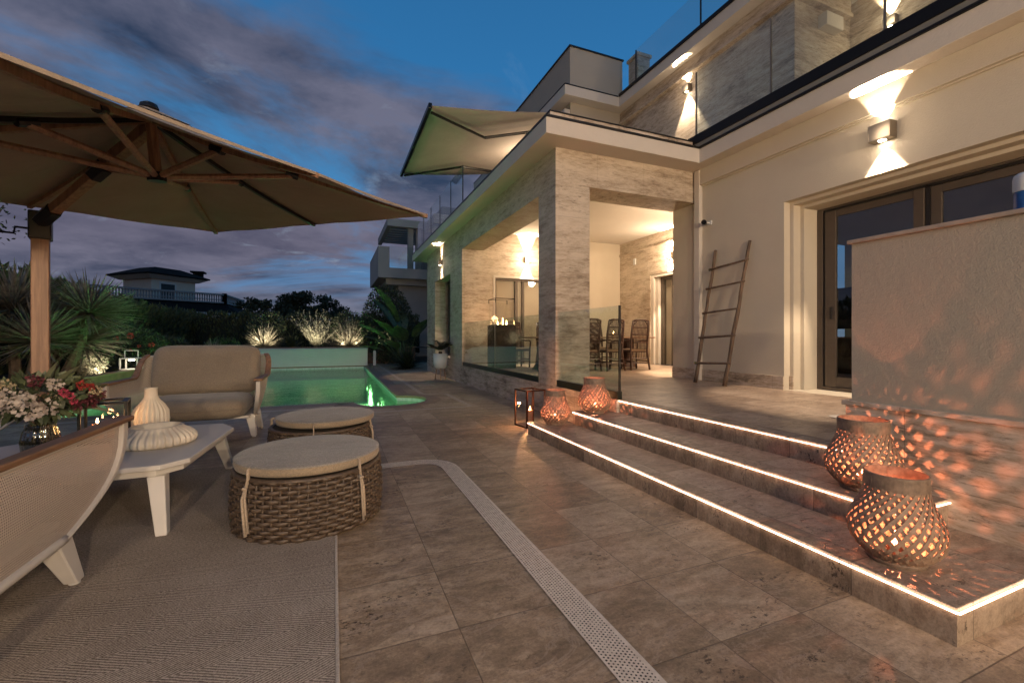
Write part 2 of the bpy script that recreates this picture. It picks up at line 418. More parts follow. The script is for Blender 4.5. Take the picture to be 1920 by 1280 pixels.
def vase_glass():
    m = glass_mat('ribbed_glass', (.62,.60,.46), 1.0, .12); return m
M['vglass'] = vase_glass()
def water_mat():
    m, t, b, P, UV = new_mat('pool_water')
    tr = t.n.new('ShaderNodeBsdfTransparent'); tr.inputs[0].default_value = (.62,.93,.62,1)
    gl = t.n.new('ShaderNodeBsdfGlossy'); gl.inputs['Roughness'].default_value = .03
    W = geo_pos(t); n = t.noise(t.map(W, (1.3, .8, 1)), 2.6, 4, .55, .3)
    bp = t.bump(t.math('ADD', n, t.math('MULTIPLY', t.noise(W, 9, 3, .5), .25)), .28, .05)
    fr = t.n.new('ShaderNodeFresnel'); fr.inputs[0].default_value = 1.33; t.link(bp, fr.inputs['Normal']); t.link(bp, gl.inputs['Normal'])
    mx = t.n.new('ShaderNodeMixShader'); t.link(fr.outputs[0], mx.inputs[0]); t.link(tr.outputs[0], mx.inputs[1]); t.link(gl.outputs[0], mx.inputs[2])
    t.link(mx.outputs[0], t.n['Material Output'].inputs[0]); return m
M['water'] = water_mat()
def pool_tile():
    m, t, b, P, UV = new_mat('pool_tile'); W = geo_pos(t)
    c = t.n.new('ShaderNodeTexWhiteNoise'); sn = t.n.new('ShaderNodeVectorMath'); sn.operation = 'SNAP'; t.link(W, sn.inputs[0]); sn.inputs[1].default_value = (.05,.05,.05)
    t.link(sn.outputs[0], c.inputs['Vector'])
    t.link(t.ramp(c.outputs['Value'], [(0, (.50,.66,.62)), (1, (.70,.82,.78))]), b.inputs['Base Color']); b.inputs['Roughness'].default_value = .4
    ca = t.vor(t.map(W, (1,1,1)), 3.0, 'DISTANCE_TO_EDGE'); return m
M['ptile'] = pool_tile()
M['soil'] = simple('dark_soil', (.035,.024,.016), .95, var=.4, vscale=12, bscale=30, bstr=.6, bdist=.03)
M['gnd'] = simple('far_ground', (.05,.045,.03), .95, var=.3, vscale=.5)
M['bedwall'] = simple('planter_wall_render', (.16,.095,.06), .8, var=.3, vscale=4, bscale=60)
M['cover'] = simple('pool_cover_slats', (.60,.62,.60), .45, var=.03)
def leafm(name, c0, c1, rough=.55, trans=.25):
    m, t, b, P, UV = new_mat(name); f = t.noise(P, 9, 3, .6)
    col = t.ramp(f, [(.35, c0), (.65, c1)]); t.link(col, b.inputs['Base Color']); b.inputs['Roughness'].default_value = rough
    tl = t.n.new('ShaderNodeBsdfTranslucent'); t.link(col, tl.inputs[0])
    mx = t.n.new('ShaderNodeMixShader'); mx.inputs[0].default_value = trans
    t.link(b.outputs[0], mx.inputs[1]); t.link(tl.outputs[0], mx.inputs[2]); t.link(mx.outputs[0], t.n['Material Output'].inputs[0]); return m
M['yucca'] = leafm('yucca_leaf', (.10,.085,.062), (.26,.23,.175))
M['hedge'] = leafm('hedge_leaf', (.030,.042,.016), (.085,.10,.038), .7)
M['shrub'] = leafm('shrub_leaf', (.025,.035,.016), (.07,.085,.035))
M['grass'] = leafm('grass_leaf', (.15,.14,.095), (.32,.285,.21))
M['silver'] = leafm('silver_leaf', (.22,.22,.15), (.40,.37,.27))
M['banana'] = leafm('banana_leaf', (.035,.055,.02), (.10,.13,.045), .4)
M['pine'] = leafm('pine_leaf', (.018,.025,.012), (.045,.055,.025), .8)
M['cycas'] = leafm('cycad_leaf', (.012,.02,.010), (.035,.05,.022), .4)
M['bark'] = simple('bark', (.09,.065,.045), .9, var=.4, vscale=15, bscale=30, bstr=.6)
M['pleaf'] = leafm('bouquet_leaf', (.05,.07,.035), (.13,.16,.08), .5, .15)
M['pleafl'] = leafm('pale_leaf', (.20,.23,.13), (.34,.36,.22), .5, .2)
M['fwhite'] = leafm('white_petal', (.48,.40,.34), (.68,.60,.53), .8, .2)
M['fcream'] = leafm('cream_petal', (.55,.45,.28), (.70,.60,.42), .8, .2)
M['fred'] = leafm('red_petal', (.30,.02,.02), (.52,.07,.06), .6, .2)
M['fpink'] = leafm('magenta_petal', (.30,.02,.06), (.55,.08,.14), .6, .2)
M['fdark'] = leafm('berry', (.08,.015,.025), (.20,.05,.06), .5, .1)
M['led'] = emis('led_strip', (1, .68, .48), 6)
M['led2'] = emis('led_strip_warm', (1, .62, .42), 4.5)
M['lens'] = emis('lamp_lens', (1, .86, .66), 30)
M['flame'] = emis('flame', (1, .52, .20), 28)
M['candle'] = simple('candle_wax', (.72,.42,.28), .5, trans=.4)
M['bulb'] = emis('lantern_bulb', (1, .86, .62), 6)
M['curtain'] = simple('curtain', (.55,.47,.37), .9, bscale=0)
M['vwall'] = simple('villa_wall', (.62,.46,.34), .9, var=.08, vscale=.3)
M['vtrim'] = simple('villa_trim', (.55,.48,.42), .8)
M['vbal'] = simple('villa_balustrade', (.26,.22,.20), .8)
M['vroof'] = simple('villa_roof_tile', (.010,.008,.007), .9, var=.4, vscale=2, spec=.1)
M['concrete'] = simple('grey_render', (.20,.19,.17), .85, var=.12, vscale=.6)
M['concl'] = simple('pale_render', (.34,.32,.29), .85, var=.1, vscale=.6)
WARM = (1.0, .765, .535)
# ------------------------------------------------------------------ ground, paving, pool
def circ(cx, cy, r, a0, a1, n): return [(cx+r*math.cos(a0+(a1-a0)*i/n), cy+r*math.sin(a0+(a1-a0)*i/n)) for i in range(n+1)]
yj = 8.5+math.sqrt(.68**2-.2**2); a_end = math.atan2(yj-8.5, .2)
pool = [(-4.0, 8.5)] + circ(1.0, 8.5, .68, -PI, a_end, 40) + [(1.2, 19.4), (-4.0, 19.4)]
def sheet(name, outer, hole, z, mat, kind='structure'):
    a = [Vector((*p, 0)) for p in outer]; h = [Vector((*p, 0)) for p in hole] if hole else []
    tri = tessellate_polygon([a, h] if hole else [a]); vs = a+h; mb = MB()
    fs = []
    for f in tri:
        p = [vs[i] for i in f]; n = (p[1]-p[0]).cross(p[2]-p[0]).z
        fs.append(tuple(f) if n > 0 else tuple(f)[::-1])
    mb.add([(v.x, v.y, z) for v in vs], fs); return tag(mb.build(name, mat), kind=kind)
sheet('paving', [(-4.3,-7),(12,-7),(12,20.9),(-4.3,20.9)], pool, 0, M['floor'])
grow = [(-4.05, 8.45)]+circ(1.0, 8.5, .73, -PI, a_end, 40)+[(1.25,19.45),(-4.05,19.45)]
sheet('ground', [(-900,-900),(900,-900),(900,900),(-900,900)], grow, -.03, M['gnd'])
# coping band round the pool
n = len(pool); mb = MB()
def offs(poly, d):
    out = []; n = len(poly)
    for i in range(n):
        p0 = Vector(poly[i-1]); p1 = Vector(poly[i]); p2 = Vector(poly[(i+1)%n])
        e1 = (p1-p0).normalized(); e2 = (p2-p1).normalized(); n1 = Vector((e1.y,-e1.x)); n2 = Vector((e2.y,-e2.x))
        b = (n1+n2); b.normalize(); q = d/max(.35, b.dot(n1)); out.append(tuple(p1+b*q))
    return out
po = offs(pool, .26); pi_ = offs(pool, -.02)
for i in range(n):
    j = (i+1)%n
    vs = [(*pi_[i], .006), (*po[i], .006), (*po[j], .006), (*pi_[j], .006), (*pi_[i], -.035), (*pi_[j], -.035)]
    mb.add(vs, [(0,1,2,3), (4,0,3,5)])
tag(mb.build('pool_coping', M['coping']), kind='structure')
mb = MB()
mb.add([(*p, -.0) for p in pool]+[(*p, -1.35) for p in pool], [((i+1)%n, i, i+n, (i+1)%n+n) for i in range(n)]+[tuple(range(n, 2*n))])
tag(mb.build('pool_basin', M['ptile']), kind='structure')
mb = MB(); mb.add([(*p, -.10) for p in pool], [tuple(range(n))]); tag(mb.build('water', M['water']), kind='structure')
# bench step inside the far end of the pool + underwater lamps
mb = MB(); mb.box(-3.98, 18.4, -1.34, 1.18, 19.38, -.45); tag(mb.build('pool_shelf', M['ptile']), kind='structure')
k = 0
for (px_, py_, rz_, lab) in ((-.6, 8.62, 0, 'round underwater pool lamp in the near wall left of the round lobe'), (-2.7, 8.62, 0, 'round underwater pool lamp in the near wall behind the armchair'),
                        (1.12, 12.0, PI/2, 'round underwater pool lamp in the right wall nearer the lobe'), (1.12, 16.0, PI/2, 'round underwater pool lamp in the right wall nearer the slatted cover')):
    e = empty('pool_lamp', (px_, py_, -.6), lab, 'pool lamp', 'lamps under the pool water', rz_)
    MB().lathe([(.0,-.01),(.11,-.01),(.11,.03),(.0,.03)], 20).build('lamp_ring', M['steel'], e).rotation_euler = (PI/2, 0, 0)
    ln = MB().lathe([(.0,.031),(.08,.031)], 20).build('lens', emis('pool_lens', (.45, 1, .55), 2.5), e); ln.rotation_euler = (-PI/2, 0, 0)
    light('SPOT', 'pool_light', (0, .75, .2), 290, (.52, 1, .46), e, spot_size=math.radians(118), spot_blend=.7, shadow_soft_size=.2, rot=(math.radians(22), 0, PI))
# perforated pebble bands
def band(name, pts, wd, z, mat, rad=.2, label=None):
    P = [Vector(p) for p in pts]; path = [P[0]]
    for i in range(1, len(P)-1):
        a = (P[i-1]-P[i]).normalized(); b = (P[i+1]-P[i]).normalized(); s0 = P[i]+a*rad; s1 = P[i]+b*rad
        for k in range(9):
            q = k/8; path.append(s0*(1-q)**2+P[i]*2*q*(1-q)+s1*q*q)
    path.append(P[-1]); mb = MB(); L = 0; o = 0; mb.uv = {}
    vs = []
    for i, p in enumerate(path):
        d = (path[min(i+1,len(path)-1)]-path[max(i-1,0)]).normalized(); nn = Vector((-d.y, d.x))
        if i: L += (p-path[i-1]).length
        vs += [(*(p-nn*wd/2), z), (*(p+nn*wd/2), z)]; mb.uv[2*i] = (L, 0); mb.uv[2*i+1] = (L, wd)
    fs = [(2*i, 2*i+2, 2*i+3, 2*i+1) for i in range(len(path)-1)]
    mb.add(vs, fs); o = mb.build(name, mat); return tag(o, kind='structure')
def peb(name, per, c0, c1, hole):
    m, t, b, P, UV = new_mat(name); u, v, _ = t.sep(UV)
    if hole:
        vr = t.math('DIVIDE', v, per*.866); row = t.math('FLOOR', vr)
        uu = t.math('ADD', t.math('DIVIDE', u, per), t.math('MULTIPLY', row, .5))
        du = t.math('SUBTRACT', t.math('FRACT', uu), .5); dv = t.math('MULTIPLY', t.math('SUBTRACT', t.math('FRACT', vr), .5), .866)
        r = t.math('SQRT', t.math('ADD', t.math('MULTIPLY', du, du), t.math('MULTIPLY', dv, dv)))
        edge = t.math('MULTIPLY', t.math('GREATER_THAN', v, .012), t.math('LESS_THAN', v, .14))
        vary = t.noise(t.map(UV, (1,1,1)), 26, 3, .6)
        th = t.math('ADD', t.math('MULTIPLY', vary, .42), .02)
        hm = t.math('MULTIPLY', t.math('LESS_THAN', r, th), edge)
        c = t.ramp(t.noise(UV, 40, 4, .6), [(.3, c0), (.7, c1)])
        t.link(t.mix(hm, c, (.035,.022,.015)), b.inputs['Base Color'])
        t.link(t.bump(t.math('SUBTRACT', 1.0, hm), .8, .004), b.inputs['Normal'])
    else:
        d = t.vor(UV, 60, 'F1'); t.link(t.ramp(d, [(.2, c1), (.7, c0)]), b.inputs['Base Color'])
    b.inputs['Roughness'].default_value = .55; return m
band('drain_strip', [(.995,-6),(.995,4.2),(-4.2,4.2)], .15, .0045, peb('drain_grille', .0165, (.56,.47,.37), (.74,.65,.53), True), .3)
band('pool_border_strip', [(1.78,20.6),(1.72,9.2),(2.2,9.1),(2.2,7.25),(-.1,7.25),(-.1,8.0),(-4.2,8.0)], .1, .0045, peb('pebble_inlay', .03, (.33,.26,.20), (.46,.38,.31), False), .1)
# rug
mb = MB(); mb.box(-3.9, -1.6, .002, 0.005, 4.72, .012); rug = mb.build('rug', M['rug'], bevel=.003)
rug.location = (0,0,0); tag(rug, 'large grey brown herringbone woven rug under the lounge chairs', 'rug')
mb = MB(); mb.box(.006, -1.6, .002, .020, 4.72, .014); mb.build('rug_binding', M['rugedge'], rug, bevel=.003)
# ------------------------------------------------------------------ villa
F = .459
R0 = Vector((3.1, 5.83, 0))
villa = empty('villa', tuple(R0), 'large two storey cream and travertine villa with covered porch and roof terraces', 'house')
def vp(name, mb, mat, bevel=0, parent=None, **kw):
    o = mb.build(name, mat, parent or villa, bevel=bevel, **kw)
    if parent is None:
        o.location = -R0
    return o
# NB children keep world coordinates (object offset by -R0)
mb = MB(); mb.box(5.87,-7,0, 6.17,-1.3,4.07); mb.box(5.87,4.22,0, 6.47,6.386,4.07); mb.box(5.87,-1.3,3.1, 6.47,4.22,4.07); mb.box(5.87,-1.3,0,6.47,4.22,F)
vp('wall', mb, M['plaster'])
mb = MB()   # architrave under the soffit
mb.box(5.80,-7,3.80, 5.87,5.80,4.07); mb.box(5.835,-7,3.78,5.869,5.8,3.80)
vp('cornice', mb, M['plaster'], .006)
mb = MB()   # stepped door surround
for (xa, yo) in ((5.99, .055), (6.13, .11)):
    mb.box(xa, 4.22-yo, F, 6.47, 4.22-yo+.0555, 3.1); mb.box(xa, -1.2, 3.1-yo*.8, 6.47, 4.22-yo, 3.1-yo*.8+.0445)
vp('door_surround', mb, M['plaster'], .004)
mb = MB(); mb.box(5.85,4.22,F, 5.869,6.39,F+.19); mb.box(5.97,4.163,F,5.99,4.219,F+.19)
vp('skirting', mb, M['trav_base'], .003)
# sliding door
dr = vp('sliding_door', MB().box(6.40,4.035,F,6.47,4.11,2.985).box(6.40,-1.2,2.985,6.47,4.11,3.01).box(6.38,-1.2,F+.001,6.47,4.035,F+.045), M['frame'], .003)
mb = MB(); mb.box(6.42,4.0,F+.045,6.45,4.034,2.97); mb.box(6.42,2.84,F+.045,6.455,2.885,2.97); mb.box(6.42,-1.2,2.955,6.45,4.0,2.984); vp('seal', mb, M['framed'], parent=dr)
mb = MB()
mb.box(6.40,3.86,F+.05,6.445,3.998,2.95); mb.box(6.40,2.89,F+.05,6.445,2.99,2.95); mb.box(6.41,2.99,2.86,6.445,3.86,2.95); mb.box(6.41,2.99,F+.05,6.445,3.86,F+.19)
vp('sash', mb, M['frame'], .003, parent=dr)
mb = MB(); mb.box(6.43,2.74,F+.05,6.47,2.838,2.95); mb.box(6.43,-1.2,2.86,6.47,2.74,2.95); mb.box(6.43,-1.2,F+.05,6.47,2.74,F+.17); vp('sash', mb, M['frame'], .003, parent=dr)
mb = MB(); mb.box(6.425,2.99,F+.19,6.432,3.86,2.86); vp('pane', mb, M['wglass'], parent=dr)
mb = MB(); mb.box(6.45,-1.2,F+.17,6.457,2.74,2.86); vp('pane', mb, M['wglass'], parent=dr)
vp('handle', MB().box(6.375,3.90,1.45,6.40,3.925,1.62), M['framed'], .004, parent=dr)
# room behind
mb = MB(); mb.box(6.47,-7,3.25, 11,6.2,3.30); mb.box(10.6,-7,0,10.7,6.2,3.25); mb.box(6.47,6.0,F,7.2,6.199,3.25)
vp('inner_wall', mb, M['ceil'])
vp('ceiling_vent', MB().box(7.6,4.1,3.235,7.8,4.9,3.249), M['concrete'])
# inner travertine wall bit seen through door
# porch base
mb = MB(); mb.box(3.1,4.30,0, 3.69,15.57,F-.002)
mb.box(3.69,15.3,0,5.7,15.57,F-.002)
vp('porch_base', mb, M['trav_base'])
mb = MB()
mb.add([(3.301,1.83,F),(5.87,1.83,F),(5.87,6.386,F),(8.04,6.386,F),(8.04,11.0,F),(3.10,11.0,F),(3.10,4.301,F),(3.301,4.301,F)], [(0,1,2,3,4,5,6,7)])
mb.add([(3.36,-7,F),(5.87,-7,F),(5.87,1.83,F),(3.36,1.83,F)], [(0,1,2,3)])
mb.add([(6.47,-7,F),(10.6,-7,F),(10.6,6.2,F),(6.47,6.2,F)], [(0,1,2,3)])
tag(mb.build('porch_floor', M['porch']), kind='structure')
# columns, beams (travertine)
vp('column', MB().box(3.1,5.83,F,3.70,6.42,3.54), M['trav'], .004)
vp('beam', MB().box(3.1,5.83,3.541,5.87,6.42,4.07), M['trav'], .004)
vp('beam', MB().box(3.1,6.422,3.50,3.69,11.0,4.07), M['trav'], .004)
mb = MB()
mb.box(3.1,11.003,F,3.45,12.24,4.07); mb.box(3.1,14.27,F,3.45,15.57,4.07); mb.box(3.1,12.24,3.02,3.45,14.27,4.07); mb.box(3.1,12.24,F,3.45,14.27,.60)
mb.box(3.45,15.27,F,5.7,15.57,4.07)
vp('wall', mb, M['trav'])
mb = MB(); mb.box(3.45,12.16,.52,3.95,12.239,3.1); mb.box(3.45,14.27,.52,3.95,14.40,3.1); mb.box(3.45,12.24,3.02,3.95,14.27,3.1)
vp('window_reveal', mb, M['trav'])
wn_ = vp('window', MB().box(3.52,12.24,.6,3.58,12.32,3.02).box(3.52,14.19,.6,3.58,14.27,3.02).box(3.52,12.32,2.94,3.58,14.19,3.02).box(3.52,12.32,.6,3.58,14.19,.68).box(3.52,13.22,.68,3.58,13.28,2.94), M['frame'])
vp('pane', MB().box(3.54,12.32,.68,3.55,14.19,2.94), M['wglass'], parent=wn_)
vp('curtain', MB().box(3.80,12.24,.6,3.82,14.27,3.02), M['framed'])
# porch back wall with sliding door
mb = MB(); mb.box(3.45,11.0,F,3.96,11.3,4.0); mb.box(6.1,11.0,F,6.35,11.3,4.0); mb.box(3.96,11.0,2.86,6.1,11.3,4.0)
vp('wall', mb, M['trav'])
vp('wall', MB().box(6.35,10.98,F,8.3,11.28,4.0), M['plaster'])
mb = MB(); mb.box(3.96,10.985,2.80,6.1,11.05,2.86); mb.box(3.96,10.985,F,4.02,11.05,2.80)
vp('door_architrave', mb, M['paint'], .004)
d2 = vp('sliding_door', MB().box(4.02,11.06,F,4.07,11.14,2.80).box(4.07,11.06,2.74,6.1,11.14,2.80).box(4.62,11.05,F,4.70,11.16,2.74).box(4.84,11.06,F,4.90,11.14,2.74), M['frame'])
vp('blind', MB().box(4.0,11.145,F,6.1,11.155,2.8), M['curtain'], parent=d2)
vp('pane', MB().box(4.07,11.09,F,6.1,11.096,2.74), M['cglass'], parent=d2)
# porch right wall with door
mb = MB(); mb.box(8.04,9.62,F,8.5,10.978,4.0); mb.box(8.04,6.2,F,8.5,7.6,4.0); mb.box(8.04,7.6,2.9,8.5,9.62,4.0)
mb.box(8.0,6.4,3.62,8.039,10.97,3.68)
vp('wall', mb, M['trav'])
mb = MB(); mb.box(8.06,9.50,F,8.5,9.62,2.9); mb.box(8.12,9.38,F,8.5,9.50,2.86); mb.box(8.06,7.6,2.82,8.5,9.50,2.9)
vp('door_surround', mb, M['paint'], .004)
d3 = vp('sliding_door', MB().box(8.2,9.28,F,8.3,9.38,2.82).box(8.2,7.6,2.74,8.3,9.28,2.82).box(8.2,8.9,F,8.28,8.98,2.74), M['frame'])
vp('pane', MB().box(8.24,7.6,F,8.246,9.28,2.74), M['cglass'], parent=d3)
vp('blind', MB().box(8.31,7.6,F,8.32,9.38,2.9), M['curtain'], parent=d3)
vp('wall', MB().box(6.471,6.2,F,8.04,6.386,4.0), M['plaster'])
vp('ceiling', MB().box(3.69,6.42,4.0,8.5,11.3,4.068), M['ceil'])
# switch plates / small fittings
vp('switch_plate', MB().box(8.01,10.22,3.28,8.04,10.32,3.46), M['whitep'], .006)
vp('speaker_ring', MB().lathe([(.03,0),(.07,0),(.07,.02),(.03,.02)], 18).box(0,0,0,.001,.001,.001), M['whitep'])
villa.children[-1].location = Vector((8.03,10.8,3.82))-R0; villa.children[-1].rotation_euler = (0,-PI/2,0)
# roof slab / fascia of porch and house
mb = MB()
mb.prism([(2.76,5.47),(5.58,5.47),(5.58,-7),(8.6,-7),(8.6,16.75),(2.76,16.75)], 4.07, 4.30)
vp('roof_slab', mb, M['paint'], .006)
mb = MB(); mb.box(2.755,5.46,4.302,2.80,16.75,4.335); mb.box(2.80,5.46,4.302,5.56,5.50,4.335); vp('drip_edge', mb, M['dark'])
mb = MB(); mb.box(2.90,5.62,4.301,3.0,16.7,4.47); mb.box(3.0,5.62,4.301,5.66,5.72,4.47); vp('kerb', mb, M['trav_base'], .003)
mb = MB(); mb.box(2.89,5.61,4.471,3.01,16.7,4.49); mb.box(3.01,5.61,4.471,5.60,5.73,4.49); vp('kerb_cap', mb, M['dark'])
mb = MB(); mb.box(5.60,-7,4.301,5.72,5.60,4.42); vp('kerb', mb, M['concrete'], .003)
mb = MB(); mb.box(5.555,-7,4.302,5.60,5.46,4.335); mb.box(5.585,-7,4.421,5.735,5.73,4.57); vp('railing_channel', mb, M['black'], .004)
def railing(name, parent, x, ys, z0, z1, gap=.012):
    for a, b in zip(ys[:-1], ys[1:]):
        vp(name, MB().box(x, a+gap, z0, x+.016, b-gap, z1), M['glass'], parent=parent)
rl = vp('railing', MB().box(5.635,-7,4.571,5.685,5.62,4.578), M['dark'])
ys = [5.62, 4.26, 2.90, 1.54, .18, -1.2]
railing('pane', rl, 5.652, ys[::-1], 4.578, 5.66)
for yy_ in ys[1:-1]: vp('glass_joint', MB().box(5.648, yy_-.009, 4.579, 5.672, yy_+.009, 5.66), M['steel'], parent=rl)
vp('glass_joint', MB().box(5.648, 5.608, 4.579, 5.672, 5.625, 5.66), M['steel'], parent=rl)
r2 = vp('railing', MB().box(2.93,10.3,4.491,2.97,16.6,4.51), M['black'])
railing('pane', r2, 2.942, [10.4,11.6,12.9,14.2,15.5,16.6], 4.511, 5.44)
for yy_ in (10.40,11.6,12.9,14.2,15.5): vp('glass_joint', MB().box(2.938, yy_-.007, 4.512, 2.962, yy_+.007, 5.44), M['dark'], parent=r2)
# upper storey
mb = MB(); mb.box(5.7,9.9,4.301,6.0,17,7.3); mb.box(6.0,9.9,4.301,7.3,10.2,7.3)
vp('wall', mb, M['plaster2'])
mb = MB(); mb.box(7.3,5.06,4.301,7.6,9.9,7.3); mb.box(7.6,5.06,4.301,8.799,5.36,7.3); mb.box(8.8,-7,4.301,9.1,5.36,7.3)
vp('wall', mb, M['trav'])
mb = MB(); mb.box(7.2,5.06,6.98,7.299,9.89,7.05); mb.box(7.24,4.98,7.05,7.299,9.89,7.298); mb.box(7.3,4.98,7.05,8.7,5.058,7.298); mb.box(7.2,4.94,6.98,8.7,5.058,7.048)
vp('cornice', mb, M['trav'], .005)
mb = MB(); mb.prism([(5.37,9.6),(7.0,9.6),(7.0,-7),(12,-7),(12,17.3),(5.37,17.3)], 7.301, 7.55); vp('roof_slab', mb, M['paint'], .006)
mb = MB(); mb.box(6.97,-7,7.551,7.08,9.58,7.62); mb.box(5.36,9.59,7.551,6.97,9.64,7.575); mb.box(5.36,9.64,7.551,5.40,17.3,7.575); vp('drip_edge', mb, M['black'])
r3 = vp('railing', MB().box(7.05,-7,7.621,7.10,9.1,7.64), M['black'])
ys3 = [9.0, 6.9, 4.8, 2.7, .6, -1.5]
railing('pane', r3, 7.07, ys3[::-1], 7.641, 8.45)
for yy_ in ys3: vp('glass_joint', MB().box(7.064, yy_-.012, 7.642, 7.09, yy_+.012, 8.45), M['dark'], parent=r3)
pbx = vp('roof_parapet', MB().box(5.86,10.2,7.551,7.55,10.4,8.98).box(5.86,10.4,7.551,6.06,17.2,8.98), M['plaster2'])
vp('parapet_cap', MB().box(5.83,10.17,8.981,7.58,10.43,9.02).box(5.83,10.43,8.981,6.09,17.2,9.02), M['dark'], parent=pbx)
vp('roof_pier', MB().box(7.42,9.35,7.622,7.80,9.75,8.62).box(7.38,9.31,8.621,7.84,9.79,8.70), M['trav'], .006)
vp('wall_box', MB().box(7.9,4.90,6.62,8.35,5.058,6.86), M['paint'], .01)
# downpipe
vp('downpipe', MB().box(5.79,5.68,F,5.869,5.80,4.06).box(5.785,5.675,2.0,5.869,5.805,2.03), M['paint'], .01)
# stepped porch balustrade glass at floor level
b1 = vp('balustrade', MB().box(3.11,6.43,F+.001,3.18,10.99,.555).box(3.11,4.30,F+.001,3.18,5.82,.555), M['green_ch'], .003)
vp('pane', MB().box(3.138,6.44,.556,3.152,8.62,1.575), M['glass'], parent=b1)
vp('pane', MB().box(3.138,8.64,.556,3.152,10.98,1.575), M['glass'], parent=b1)
vp('pane', MB().box(3.138,4.31,.556,3.152,5.81,1.575), M['glass'], parent=b1)
vp('edge_trim', MB().box(3.132,4.296,.50,3.160,4.309,1.578), M['dark'], parent=b1)
vp('glass_joint', MB().box(3.139,8.622,.556,3.151,8.638,1.573), M['steel'], parent=b1)
# ------------------------------------------------------------------ steps
steps = empty('patio_steps', (2.7,2.6,0), 'three wide stone steps with glowing strips under their edges leading up to the porch', 'steps')
def spart(name, mb, mat, parent=None, **kw):
    o = mb.build(name, mat, parent or steps, **kw)
    if parent is None: o.location = -Vector(steps.location)
    return o
def tread(poly, z0, z1, ledpts):
    s = spart('step', MB().prism(poly, z0+.0005, z1-.022), M['step'])
    lip = spart('tread', MB().prism(poly_grow(poly), z1-.020, z1+.0), M['step'], s, bevel=.003)
    for a, b in ledpts:
        dx, dy = b[0]-a[0], b[1]-a[1]; L = math.hypot(dx, dy); nx, ny = -dy/L, dx/L
        # strip sits under the lip, proud of the riser by 5 mm on the outer side
        nseg = max(1, round(L/1.15)); ux, uy = dx/L, dy/L
        for k_ in range(nseg):
            s0 = L*k_/nseg+(.006 if k_ else 0); s1 = L*(k_+1)/nseg
            A_ = (a[0]+ux*s0, a[1]+uy*s0); B_ = (a[0]+ux*s1, a[1]+uy*s1)
            mb = MB(); q = [A_, B_, (B_[0]-nx*.006,B_[1]-ny*.006), (A_[0]-nx*.006,A_[1]-ny*.006)]
            mb.prism(q, z1-.0188, z1-.0136); spart('led_strip', mb, M['led2'] if (k_*7+int(L*10)) % 3 == 1 else M['led'], s)
    return s
def poly_grow(p): return p
tread([(2.232,.905),(3.36,.905),(3.36,1.31),(2.687,1.31),(2.687,4.92),(2.232,4.92)], 0, .153, [((2.226,4.92),(2.226,.899)), ((2.226,.899),(3.36,.899))])
tread([(2.687,1.31),(3.139,1.31),(3.139,4.60),(2.687,4.60)], 0, .306, [((2.681,4.60),(2.681,1.304)), ((2.681,1.304),(3.138,1.304))])
tread([(3.140,1.832),(3.30,1.832),(3.30,4.30),(3.140,4.30)], 0, .459, [((3.134,4.30),(3.134,1.84))])
tread([(3.36,.905),(5.0,.905),(5.0,1.2),(3.36,1.2)], 0, .153, [((3.36,.899),(5.0,.899))])
# ------------------------------------------------------------------ right parapet wall
pw = empty('parapet_wall', (3.3,0,0), 'beige rendered garden wall with travertine base beside the steps', 'wall')
def pp(name, mb, mat, **kw):
    o = mb.build(name, mat, pw, **kw); o.location = -Vector(pw.location); return o
pp('render', MB().box(3.15,-4,.785,3.36,1.80,1.81), M['plaster2'])
pp('base', MB().box(3.14,-4,.1531,3.37,1.83,.755), M['trav_base'])
pp('ledge', MB().box(3.125,-4,.7551,3.375,1.85,.785), M['trav_base'], bevel=.004)
pp('cap', MB().box(3.13,-4,1.8101,3.38,1.82,1.835), simple('cap_stone', (.38,.30,.235), .6, var=.15, vscale=8), bevel=.004)
# bottle-like thing on the parapet cap
bo = empty('plastic_bottle', (3.24,1.045,1.8351), 'rounded white plastic bottle with a blue lower half standing on the garden wall cap', 'bottle')
MB().lathe([(.0,.002),(.046,.002),(.048,.01),(.048,.10)], 32).build('lower_half', M['blue'], bo, smooth=True)
MB().lathe([(.052,.0995),(.052,.165),(.048,.182),(.036,.193),(.0,.197)], 32).build('upper_half', M['whitep'], bo, smooth=True)
# ------------------------------------------------------------------ wall lamps
def wall_lamp(pos, rz, label, e_up, e_dn, size=1.0, angle=64, spill=.05):
    """out of the wall along local -Y... fixture on wall plane local y=0, sticking to -y"""
    o = empty('wall_lamp', pos, label, 'wall lamp', 'up and down wall lamps', rz); s = size
    MB().box(-.10*s,-.125*s,-.085*s,.10*s,0,-.079*s).box(-.10*s,-.125*s,-.079*s,-.092*s,0,.085*s).box(.092*s,-.125*s,-.079*s,.10*s,0,.085*s).box(-.092*s,-.125*s,-.079*s,.092*s,-.118*s,.085*s).box(-.092*s,-.01*s,-.079*s,.092*s,0,.085*s).box(-.092*s,-.118*s,.079*s,.092*s,-.01*s,.085*s).build('housing', M['steel'], o, bevel=.002)
    MB().lathe([(.0,-.0865*s),(.034*s,-.0865*s)], 16, 0, -.062*s).build('lens', M['lens'], o)
    MB().lathe([(.0,.0865*s),(.034*s,.0865*s)], 16, 0, -.062*s).build('lens', M['lens'], o)
    if e_dn: light('SPOT', 'down_light', (0,-.062*s,-.10*s), e_dn, WARM, o, spot_size=math.radians(angle), spot_blend=.3, shadow_soft_size=.02)
    if e_up: light('SPOT', 'up_light', (0,-.062*s,.10*s), e_up, WARM, o, spot_size=math.radians(angle), spot_blend=.3, shadow_soft_size=.02, rot=(PI,0,0))
    light('POINT', 'spill_light', (0,-.30*s,0), e_dn*spill, WARM, o, shadow_soft_size=.12)
    return o
SPW = 20
W_ = -PI/2   # wall facing -X : local -y -> world -x
